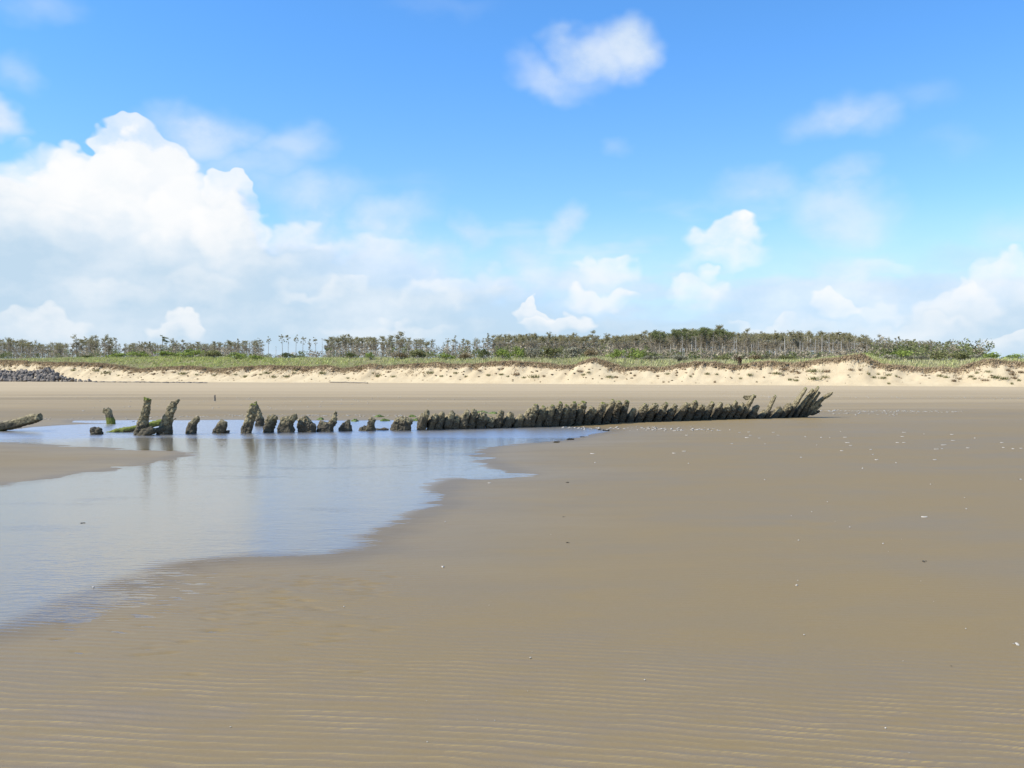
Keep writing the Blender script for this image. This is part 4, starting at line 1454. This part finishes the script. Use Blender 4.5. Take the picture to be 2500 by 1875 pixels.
# (foot px, head px, head py, width px)
RIBS = [(1028, 1046, 1002, 24), (1052, 1066, 1010, 22), (1070, 1082, 1006, 24), (1092, 1105, 1007, 26), (1112, 1118, 1018, 22), (1128, 1142, 1002, 24), (1148, 1160, 1001, 24),
        (1172, 1180, 1008, 28), (1194, 1202, 1018, 22), (1212, 1226, 1003, 22), (1236, 1248, 1010, 26), (1262, 1276, 1012, 26), (1284, 1296, 1000, 22),
        (1292, 1308, 988, 24), (1312, 1328, 992, 24), (1334, 1350, 990, 24), (1352, 1368, 982, 24), (1372, 1384, 990, 22), (1386, 1402, 981, 24), (1408, 1424, 982, 24), (1430, 1446, 992, 24),
        (1452, 1472, 984, 24), (1474, 1498, 977, 24), (1496, 1510, 979, 22), (1514, 1530, 979, 22), (1534, 1548, 997, 22), (1554, 1576, 987, 24), (1578, 1600, 987, 24), (1602, 1626, 984, 22), (1624, 1648, 987, 22),
        (1648, 1676, 984, 22), (1672, 1698, 979, 22), (1694, 1714, 988, 22), (1714, 1738, 983, 22), (1736, 1760, 982, 20), (1756, 1778, 987, 20), (1774, 1796, 979, 20), (1792, 1812, 984, 18),
        (1808, 1837, 964, 20), (1830, 1849, 989, 18), (1850, 1866, 1004, 16), (1866, 1888, 965, 14), (1886, 1904, 995, 18), (1904, 1926, 987, 18), (1922, 1960, 947, 16), (1936, 1978, 950, 14), (1950, 1990, 944, 15), (1962, 1994, 956, 13)]
m_rng = random.Random(3)
for i, (fx, hx, hy, w) in enumerate(RIBS):
    x, y, py = hull_base(fx)
    sp = Spot(fx, py)
    parts = []
    mid = 0.5 + m_rng.uniform(-.08, .08)
    bulge = m_rng.uniform(0.9, 1.1)
    long_ = hy < 970
    path, wid, dep = [], [], []
    for f, ws in ((-0.25, 1.08), (0.0, 1.1), (0.3, 1.08 * bulge), (0.6, 1.0 if not long_ else 0.85), (0.85, 0.8 if not long_ else 0.7), (1.0, 0.55 if not long_ else 0.5)):
        v = sp.p(fx + (hx - fx) * (f ** 1.15 if f > 0 else f), py + (hy - py) * f)
        v[1] = -0.30 * max(v[2], 0) ** 1.0 + m_rng.uniform(-.02, .02)
        path.append(v)
        wid.append(w * sp.k * ws * (0.80 if not long_ else 0.62))
        dep.append(0.30 * ws)
    seg_mesh(parts, path, wid, dep)
    if not long_ and m_rng.random() < 0.6:
        # a broken shoulder beside the head
        sx = fx + (hx - fx) * 0.55 + m_rng.choice((-1, 1)) * w * 0.35
        path = [sp.p(fx, py - 8), sp.p(sx, (py + hy) / 2 - 2), sp.p(sx + 5, hy + m_rng.uniform(6, 14))]
        for v in path:
            v[1] = -0.3 * v[2] + 0.05
        seg_mesh(parts, path, [w * sp.k * 0.8, w * sp.k * 0.7, w * sp.k * 0.4], [0.2, 0.2, 0.12])
    me = crust_mesh('rib', parts, 0.019, 0.95 if not long_ else 0.4, 40 + i, (lambda co, nr: 0.72 * np.clip(nr[:, 2], 0, 1) * sstep(co[:, 2], 0.3, 0.7)), bigs=0.5, mus_shade_h=(py - hy) * sp.k * (0.66 if not long_ else 0.35))  # mussel dark carried high up the rib, painting its front as shaded
    o = add('rib', me, parent=hull, loc=(sp.x - HX, sp.y - HY, 0))
# planking between the ribs, in strakes
for i in range(len(RIBS) - 1):
    a, b = RIBS[i], RIBS[i + 1]
    if i in (3, 7) or b[0] - a[0] < 6:
        pass
    xa, ya, pya = hull_base(a[0])
    xb, yb, pyb = hull_base(b[0])
    hgt = min(pya - a[2], pyb - b[2]) * 0.66
    if a[0] > 1845:
        hgt = min(hgt, 22)
    sp = Spot(a[0], pya)
    parts = []
    h = hgt * sp.k
    for lvl in (0.1, 0.55):
        z = h * (lvl + 0.22)
        p0 = np.array([-0.05 + 0.25 * z, -0.3 * z + 0.20, z])
        p1 = np.array([xb - xa + 0.05 + 0.25 * z, yb - ya - 0.2 * z + 0.10, z + m_rng.uniform(-.02, .02)])
        n = 4
        path = [p0 + (p1 - p0) * k / (n - 1) for k in range(n)]
        V = []
        seg_mesh(parts, path, [h * 0.52] * n, [0.11] * n)
    me = crust_mesh('plank', parts, 0.022, 0.8, 140 + i, mus_shade_h=0.8)  # mussel dark over the whole plank, shade put into its colour
    add('plank', me, parent=hull, loc=(sp.x - HX, sp.y - HY, 0))
# bow timbers reaching forward, and the loose pieces at the bow
BOW = [('bow_timber', [(1955, 1012, 22, 1.), (1985, 990, 18, 1.), (2005, 972, 12, 1.), (2024, 960, 9, 1.)]),
       ('bow_timber', [(1962, 1008, 16, 1.), (1990, 984, 12, 1.), (2010, 966, 8, 1.), (2027, 957, 7, 1.)]),
       ('bow_timber', [(1960, 1014, 18, 1.), (1985, 1000, 15, 1.), (2000, 988, 8, 1.)]),
       ('bow_plank', [(1962, 1017, 14, 1.), (1980, 1011, 9, .8), (1996, 1003, 6, .8)])]
for i, (nm, pc) in enumerate(BOW):
    x, y, py = hull_base(1965)
    sp = Spot(1965, py)
    parts = []
    path = [sp.p(q[0], q[1], -0.1 - 0.05 * k) for k, q in enumerate(pc)]
    seg_mesh(parts, path, [q[2] * sp.k * 0.72 for q in pc], [q[2] * sp.k * q[3] * 0.8 for q in pc])
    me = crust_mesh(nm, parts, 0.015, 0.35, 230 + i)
    add(nm, me, parent=hull, loc=(sp.x - HX, sp.y - HY, 0))
# a rag of weed hung on the tall rib's head
x, y, py = hull_base(1826)
sp = Spot(1826, py)
parts = []
seg_mesh(parts, [sp.p(1812, 967, -.12), sp.p(1818, 971, -.12), sp.p(1827, 969, -.18), sp.p(1841, 967, -.22)], [7 * sp.k, 12 * sp.k, 9 * sp.k, 7 * sp.k], [.08, .1, .08, .08])
me = crust_mesh('weed_rag', parts, 0.014, 0.5, 260)
add('weed_rag', me, parent=hull, loc=(sp.x - HX, sp.y - HY, 0))
# ------------------------------------------------------------------ boulders at the foot of the dune, far left
m_rock, T, out = new_mat('dark_boulder')
pos = T.geo('Position')
info = T.n.new('ShaderNodeObjectInfo').outputs['Random']
n1 = T.noise(pos, 1.8, 5, 0.6)
c = T.mix(n1, (0.075, 0.066, 0.058), (0.23, 0.20, 0.165))
c = T.mix(T.m('MULTIPLY', info, 0.45), c, (0.30, 0.25, 0.19))
principled(T, out, Base_Color=c, Roughness=0.85, Specular_IOR_Level=0.25, Normal=T.bump(T.noise(pos, 6.0, 4, 0.6), 0.6, 0.08))


def make_rock(seed):
    g = np.random.default_rng(seed)
    pts = g.normal(0, 1, (16, 3))
    pts /= np.linalg.norm(pts, axis=1)[:, None]
    pts *= g.uniform(0.8, 1.1, (16, 1)) * np.array([0.62, 0.5, 0.42])
    import bmesh
    bm = bmesh.new()
    for p in pts:
        bm.verts.new(p)
    bmesh.ops.convex_hull(bm, input=bm.verts)
    bmesh.ops.delete(bm, geom=[v for v in bm.verts if not v.link_faces], context='VERTS')
    bmesh.ops.bevel(bm, geom=list(bm.edges), offset=0.04, segments=1, affect='EDGES')
    me = bpy.data.meshes.new('boulder')
    bm.to_mesh(me)
    bm.free()
    me.materials.append(m_rock)
    return me


ROCK = [make_rock(i) for i in range(9)]
rr = random.Random(29)
PILE_TOP = [(-60, 909), (0, 909), (25, 906), (60, 905), (95, 906), (120, 904), (132, 911), (150, 920), (175, 924), (200, 927), (222, 931)]
nrock = 0
for row in range(6):
    for px in np.arange(-50, 224, 7.6):
        pxj = px + rr.uniform(-3, 3)
        top = float(np.interp(pxj, [p[0] for p in PILE_TOP], [p[1] for p in PILE_TOP]))
        bx, by = pix_ground(pxj, 933.2)
        k = by / FPX
        height = (933.2 - top) * k
        z = row * 0.36
        if z > height - 0.15 and row > 0:
            continue
        y = by + row * 0.55 + rr.uniform(-.2, .2)
        sc = rr.uniform(0.8, 1.35) if pxj < 150 else rr.uniform(0.5, 0.9)
        o = add('boulder', rr.choice(ROCK), loc=((pxj - 1250) / FPX * y, y, 0.18 + z + rr.uniform(-.08, .08)), rot=(rr.uniform(0, 6), rr.uniform(0, 6), rr.uniform(0, 6)), scale=(sc, sc, sc))
        if pxj >= 190:
            lab, grp = 'small boulder in the thin tail at the right end of the rock heap', 'small boulders in the tail of the heap'
        elif row == 0:
            lab, grp = 'dark boulder at the sandy foot of the rock heap', 'boulders at the foot of the heap'
        elif z > height - 0.6:
            lab, grp = 'dark boulder along the top of the rock heap', 'boulders on top of the heap'
        else:
            lab, grp = 'dark boulder wedged halfway up the rock heap', 'boulders in the middle of the heap'
        lab += ', far left' if pxj < 40 else (', above its steep end' if 105 < pxj < 190 else '') if pxj < 190 else ''
        tag(o, lab, 'boulder', grp)
        nrock += 1

# ------------------------------------------------------------------ driftwood and small posts
m_drift, T, out = new_mat('grey_driftwood')
nb = T.noise(T.v('MULTIPLY', T.geo('Position'), (1, 6, 9)), 1.0, 4, 0.6)
principled(T, out, Base_Color=T.mix(nb, (0.13, 0.11, 0.085), (0.30, 0.26, 0.20)), Roughness=0.9, Specular_IOR_Level=0.1)


def on_beach(px, py):
    x, y = pix_ground(px, py)
    for _ in range(3):
        z = ground_at(x, y)
        x, y = pix_ground(px, py, z)
    return x, y, z


def long_log(px0, py0, px1, py1, r, label, n=12, seed=0, lift=0.0):
    g = np.random.default_rng(seed)
    a, b = np.array(on_beach(px0, py0)), np.array(on_beach(px1, py1))
    path = []
    for i in range(n):
        f = i / (n - 1)
        p = a + (b - a) * f - a
        path.append(p + np.array([0, g.normal(0, 0.12), lift + r * 0.8 + g.normal(0, 0.03)]))
    v, f = tube(path, [r * g.uniform(0.7, 1.15) * (1 - 0.35 * i / n) for i in range(n)], 8)
    me = mesh_np('driftwood_log', v, f, smooth=True)
    o = add('driftwood_log', me, m_drift, loc=tuple(a))
    tag(o, label, 'log', 'driftwood logs')


long_log(751, 933.0, 898, 936.5, 0.10, 'long grey driftwood log lying at the foot of the dune', 16, 3, 0.02)
long_log(330, 933.2, 352, 933.6, 0.10, 'short dark stick on the drift line right of the boulders', 6, 4)
x, y, z = on_beach(524, 979)
v, f = tube([(0, 0, -0.2), (0.01, 0, 0.1), (0.0, 0.01, 0.24), (0.02, 0.0, 0.33)], [0.055, 0.055, 0.05, 0.035], 8)
tag(add('short_stake', mesh_np('short_stake', v, f, smooth=True), m_drift, loc=(x, y, z)), 'lone short dark stake on the open sand beyond the stumps', 'stake')


# drift line: uncountable bits along the high-water mark
def flat_bits(name, pts, size, mat, label, cat, seed, tint=None, thick=0.4, longx=2.0):
    g = np.random.default_rng(seed)
    base = np.array([(1, 0, 0), (-1, 0, 0), (0, 1, 0), (0, -1, 0), (0, 0, 1), (0, 0, -1)], float)
    octf = np.array([(0, 2, 4), (2, 1, 4), (1, 3, 4), (3, 0, 4), (2, 0, 5), (1, 2, 5), (3, 1, 5), (0, 3, 5)])
    V, F, C = [], [], []
    for i, (x, y, z) in enumerate(pts):
        s = size * g.uniform(0.5, 1.5)
        a = g.normal(0, 0.35)
        q = base * g.uniform(0.7, 1.3, (6, 3)) * (s * longx, s, s * thick)
        R = np.array([[math.cos(a), -math.sin(a), 0], [math.sin(a), math.cos(a), 0], [0, 0, 1]])
        V.append(q @ R.T + (x, y, z + s * thick * 0.4))
        F.append(octf + 6 * i)
        if tint is not None:
            C.append(np.repeat((np.array(tint) * g.uniform(0.7, 1.3))[None], 6, 0))
    me = mesh_np(name, np.concatenate(V), np.concatenate(F), {'tint': np.concatenate(C)} if tint is not None else None)
    return tag(add(name, me, mat), label, cat, kind='stuff')


def scatter(g, px0, px1, py0, py1, n, py_jit=1.0):
    P = []
    for i in range(n):
        f = g.random()
        P.append(on_beach(px0 + (px1 - px0) * f, py0 + (py1 - py0) * f + g.normal(0, py_jit)))
    return P


g6 = np.random.default_rng(61)
flat_bits('drift_line', scatter(g6, 228, 500, 932.6, 935.0, 90, 0.35), 0.22, m_drift, 'thin dark line of drift litter right of the boulders', 'drift litter', 71)

# ------------------------------------------------------------------ green weed on the sand behind the stumps
m_weed, T, out = new_mat('green_weed')
principled(T, out, Base_Color=T.mix(T.noise(T.geo('Position'), 14.0, 4, 0.6), (0.055, 0.085, 0.015), (0.15, 0.19, 0.04)), Roughness=0.6, Specular_IOR_Level=0.3)


def weed_mat(px, py, wpx, label, seed, hz=0.07):
    g = np.random.default_rng(seed)
    x, y, z = on_beach(px, py)
    rx = wpx * y / FPX / 2
    ry = rx * 0.9
    n, rings = 22, 6
    V = [(0, 0, hz)]
    for r in range(1, rings + 1):
        for j in range(n):
            a = 2 * math.pi * j / n
            f = r / rings * (1 + 0.25 * math.sin(3 * a + seed) + 0.12 * math.sin(7 * a + 2 * seed))
            V.append((rx * f * math.cos(a), ry * f * math.sin(a), hz * (1 - (r / rings) ** 2) * g.uniform(0.5, 1.4) - (0.03 if r == rings else 0)))
    F = [(0, 1 + j, 1 + (j + 1) % n, 0) for j in range(n)]
    me = bpy.data.meshes.new('weed_mat')
    faces = [(0, 1 + j, 1 + (j + 1) % n) for j in range(n)]
    for r in range(rings - 1):
        for j in range(n):
            a, b = 1 + r * n + j, 1 + r * n + (j + 1) % n
            faces.append((a, a + n, b + n, b))
    me.from_pydata(V, [], faces)
    o = add('weed_mat', me, m_weed, loc=(x, y, max(z, 0.0)))
    tag(o, label, 'seaweed', 'green weed mats behind the stumps')


WEED = [(783, 1024.5, 18, 'green weed patch between the prong stump and the far water edge'), (867, 1029, 20, 'green weed patch in the water left of the boot-shaped stump'), (925, 1018, 24, 'upper bright green weed patch right of the boot-shaped stump'),
        (938, 1028, 26, 'lower bright green weed patch right of the boot-shaped stump'), (1006, 1018, 20, 'green weed patch behind the double-headed last stump'), (1018, 1027, 26, 'green weed mat in the gap between last stump and hull'),
        (1178, 1008, 34, 'green weed mat showing over the low part of the hull'), (1205, 1010, 24, 'small green weed mat right behind the low part of the hull'), (970, 1030, 14, 'small dark green weed patch left of the last stump'), (745, 1030, 14, 'small green weed patch behind the flat-topped stump')]
for i, (px, py, w, lab) in enumerate(WEED):
    weed_mat(px, py, w, lab, 80 + i)

m_kelp, T, out = new_mat('dark_seaweed')
principled(T, out, Base_Color=T.mix(T.noise(T.geo('Position'), 20.0, 3, 0.6), (0.018, 0.016, 0.010), (0.06, 0.05, 0.03)), Roughness=0.45, Specular_IOR_Level=0.4)


def seaweed(px, py, wpx, label, seed, group='dark seaweed scraps at the water edge'):
    g = np.random.default_rng(seed)
    x, y, z = on_beach(px, py)
    L = wpx * y / FPX
    parts = []
    for k in range(5):
        x0, x1 = sorted(g.uniform(-0.5, 0.5, 2) * L)
        x1 = max(x1, x0 + L * 0.3)
        q = min(L / 0.25, 1.0)
        yy = g.normal(0, 0.05, 5) * q
        path = [(x0 + (x1 - x0) * i / 4, yy[i] + 0.05 * q * (k - 2), q * (0.004 + g.uniform(0, 0.02))) for i in range(5)]
        parts.append(tube(path, [r_ * q for r_ in (0.008, 0.018, 0.022, 0.017, 0.006)], 5))
    v, f = join_parts(parts)
    o = add('seaweed', mesh_np('seaweed', v, f, smooth=True), m_kelp, loc=(x, y, max(z, 0.0)))
    tag(o, label, 'seaweed', group)


SEAW = [(1480, 1052, 22, 'dark seaweed scrap at the pointed tip of the pool'), (1462, 1050, 14, 'thin dark seaweed strand just left of the pool tip'), (1392, 1073, 24, 'widest dark seaweed scrap on the pool edge near the tip'),
        (1421, 1067, 12, 'small dark seaweed scrap between the tip and the widest scrap'), (1358, 1080, 20, 'dark seaweed scrap furthest left along the pool tip edge'), (325, 1030, 6, 'tiny dark weed speck on the far strip of water')]
for i, a in enumerate(SEAW):
    seaweed(*a, seed=90 + i)
for i, (px, py, w, lab) in enumerate([(1385, 1178, 9, 'small dark scrap alone on the sand right of the pool'), (1376, 1262, 6, 'tiny curled dark scrap on the sand right of the pool'), (1386, 1325, 8, 'small round dark scrap on the sand below the curled one'),
                                      (2257, 1371, 12, 'dark sliver on the smooth sand at the right'), (2323, 1626, 5, 'tiny dark twig on the rippled sand at lower right'), (541, 1090, 5, 'dark speck in the shallow water below the tall crooked post'), (202, 1282, 9, 'brown leaf-like scrap floating in the shallow pool at left')]):
    seaweed(px, py, w, lab, 110 + i, 'dark scraps on the open sand')

# ------------------------------------------------------------------ shells
m_shell, T, out = new_mat('bleached_shell')
principled(T, out, Base_Color=T.mix(T.noise(T.geo('Position'), 30.0, 3, 0.6), (0.30, 0.265, 0.21), (0.52, 0.48, 0.41)), Roughness=0.5, Specular_IOR_Level=0.4)


def razor_mesh():
    n, k = 8, 6
    V, F = [], []
    for layer in (0, 1):
        for i in range(n):
            f = i / (n - 1) - 0.5
            for j in range(k):
                a = math.pi * j / (k - 1)
                r = 0.0125 - layer * 0.002
                V.append((f * 0.13, math.cos(a) * r + 0.012 * f * f * 4, math.sin(a) * r * 0.75))
    for layer in (0, 1):
        for i in range(n - 1):
            for j in range(k - 1):
                b = layer * n * k + i * k + j
                q = (b, b + 1, b + k + 1, b + k)
                F.append(q if layer else q[::-1])
    return mesh_np('razor_shell', np.array(V), np.array(F), smooth=True)


def cockle_mesh():
    V, F = [(0, 0, 0.018)], []
    n = 14
    for r, z in ((0.4, 0.016), (0.75, 0.010), (1.0, 0.0), (0.9, -0.004)):
        for j in range(n):
            a = 2 * math.pi * j / n
            rr_ = 0.026 * r * (1 + 0.05 * (j % 2)) * (0.85 if math.cos(a) < -0.6 else 1.0)
            V.append((rr_ * math.cos(a), rr_ * math.sin(a) * 0.85, z))
    faces = [(0, 1 + j, 1 + (j + 1) % n) for j in range(n)]
    for r in range(3):
        for j in range(n):
            a, b = 1 + r * n + j, 1 + r * n + (j + 1) % n
            faces.append((a, a + n, b + n, b))
    me = bpy.data.meshes.new('cockle_shell')
    me.from_pydata(V, [], faces)
    me.polygons.foreach_set('use_smooth', np.ones(len(me.polygons), bool))
    return me


RAZ, COC = razor_mesh(), cockle_mesh()
RAZ.materials.append(m_shell)
COC.materials.append(m_shell)
sr = random.Random(41)


def shell(px, py, kind, wpx, label, group, rz=None):
    x, y, z = on_beach(px, py)
    wpx *= 0.85
    if kind == 'r':
        sc = wpx * y / FPX / 0.13
        o = add('razor_shell', RAZ, loc=(x, y, max(z, 0) + 0.001), rot=(0, 0, sr.gauss(0, 0.3) if rz is None else rz), scale=(sc, max(sc, .8) * 1.3, max(sc, .8) * 1.3))
    else:
        sc = wpx * y / FPX / 0.052
        o = add('cockle_shell', COC, loc=(x, y, max(z, 0) + 0.003), rot=(sr.uniform(-.2, .2), sr.uniform(-.2, .2), sr.uniform(0, 6.28)), scale=(sc, sc, sc))
    tag(o, label, 'shell', group)


ONE = [(2257, 1263, 'r', 17, 'long white razor shell lying alone on the smooth sand at right'), (1945, 1430, 'c', 8, 'white shell alone on the smooth sand right of centre'), (1948, 1418, 'c', 4, 'tiny shell just beyond the lone white one'),
       (2106, 1144, 'c', 6, 'white shell alone below the razor shell scatter'), (1950, 1320, 'c', 6, 'pale twin shells on the sand right of centre'), (1087, 1275, 'c', 5, 'pinkish pale shell right of the pool corner'),
       (1081, 1385, 'r', 7, 'thin pale shell sliver below the pool corner'), (1195, 1180, 'r', 9, 'white shell sliver right of the lower pool tip'), (840, 1482, 'c', 6, 'white shell on the rippled sand below the pool'), (228, 1435, 'c', 8, 'white shell at the rippled pool edge lower left'),
       (1574, 1661, 'c', 6, 'white shell on the ripples near the bottom centre'), (2484, 1575, 'r', 9, 'pale shell sliver at the right edge on the ripples'), (1963, 1551, 'c', 6, 'white shell on the faint ripples right of centre'), (2162, 1779, 'c', 7, 'white shell on the ripples near the bottom right'),
       (1295, 1607, 'c', 6, 'pale shell on the ripples just right of centre'), (1043, 1813, 'c', 5, 'pale shell on the ripples at the bottom centre-left'), (2358, 1536, 'c', 5, 'tiny white shell near the right edge above the ripples'), (563, 1776, 'c', 5, 'tiny pale shell on the strong ripples lower left'),
       (1446, 1108, 'r', 12, 'pale shell on the sand right of the pool tip'), (1453, 1130, 'c', 5, 'tiny shell below the pale one right of the pool tip')]
for a in ONE:
    shell(a[0], a[1], a[2], a[3], a[4], None)
NEAR = [(1610, 1048, 9), (1623, 1046, 8), (1646, 1052, 8), (1664, 1051, 12), (1676, 1063, 7), (1700, 1050, 14), (1757, 1051, 8), (1782, 1050, 5), (1806, 1056, 10), (1828, 1055, 8), (1832, 1063, 8), (1823, 1069, 10), (1854, 1070, 8), (1888, 1056, 10), (1900, 1063, 9),
        (1787, 1084, 9), (1868, 1084, 4), (1966, 1067, 5), (2005, 1069, 6), (2026, 1069, 4), (2052, 1054, 4), (2063, 1068, 10), (2069, 1081, 11), (2077, 1088, 10), (2055, 1101, 8), (2126, 1098, 8), (2140, 1123, 9), (1956, 1117, 7), (2191, 1081, 9), (2207, 1056, 11), (2203, 1066, 9), (2207, 1081, 9),
        (2286, 1097, 14), (2304, 1087, 18), (2300, 1096, 10), (2282, 1123, 12), (2327, 1076, 12), (2324, 1061, 9), (2256, 1060, 4), (2363, 1094, 10), (2380, 1070, 5), (2446, 1081, 9), (2450, 1093, 7), (2473, 1096, 7), (2493, 1095, 8), (2492, 1171, 8), (1994, 1087, 4), (1681, 1132, 5), (1645, 1107, 9), (1670, 1102, 12),
        (2131, 1110, 7), (2188, 1131, 6), (2272, 1183, 5), (1932, 1260, 4), (1982, 1250, 4), (2075, 1288, 6), (2359, 1243, 5), (2355, 1216, 4), (2156, 1328, 6), (1867, 1172, 5), (2020, 1226, 5)]
for (px, py, w) in NEAR:
    if py < 1075:
        lab, grp = 'white razor shell in the thick scatter close in front of the hull', 'razor shells close in front of the hull'
    elif py < 1140:
        lab, grp = 'white razor shell in the loose scatter further out from the hull', 'razor shells further out from the hull'
    else:
        lab, grp = 'small pale shell speck on the wide smooth sand at right', 'pale shell specks on the smooth sand'
    shell(px, py, 'r' if w > 6 else 'c', w, lab, grp)
for i in range(16):
    px, py = sr.uniform(900, 2480), 1200 + sr.random() ** 1.3 * 640
    if pond_sd(*pix_ground(px, py))[0] < 0.4:
        continue
    shell(px, py, 'c', sr.uniform(2.0, 3.6), 'tiny pale shell crumb on the open wet foreground sand', 'shell crumbs on the foreground sand')


# rows of broken shell beyond the wreck: uncountable
def shell_litter():
    g = np.random.default_rng(5)
    P = []
    P += scatter(g, 560, 1080, 1014, 1016, 120, 1.1) + scatter(g, 340, 660, 1018, 1016, 50, 1.0) + scatter(g, 100, 400, 1024, 1019, 24, 2.0)
    P += scatter(g, 150, 700, 973, 975, 60, 4.0) + scatter(g, 380, 1200, 985, 975, 46, 9.0) + scatter(g, 1985, 2350, 1003, 1006, 150, 1.2)
    P += scatter(g, 1830, 2500, 968, 972, 120, 1.6) + scatter(g, 1995, 2200, 1010, 1012, 26, 2.0) + scatter(g, 1480, 1760, 1046, 1050, 70, 2.6) + scatter(g, 1350, 1500, 1044, 1046, 26, 1.5)
    P += scatter(g, 100, 900, 1000, 985, 40, 6.0)
    flat_bits('shell_litter', P, 0.024, m_shell, 'thin rows of broken white shell strewn on the sand around the wreck', 'shell litter', 77, None, 0.5, 1.8)


shell_litter()
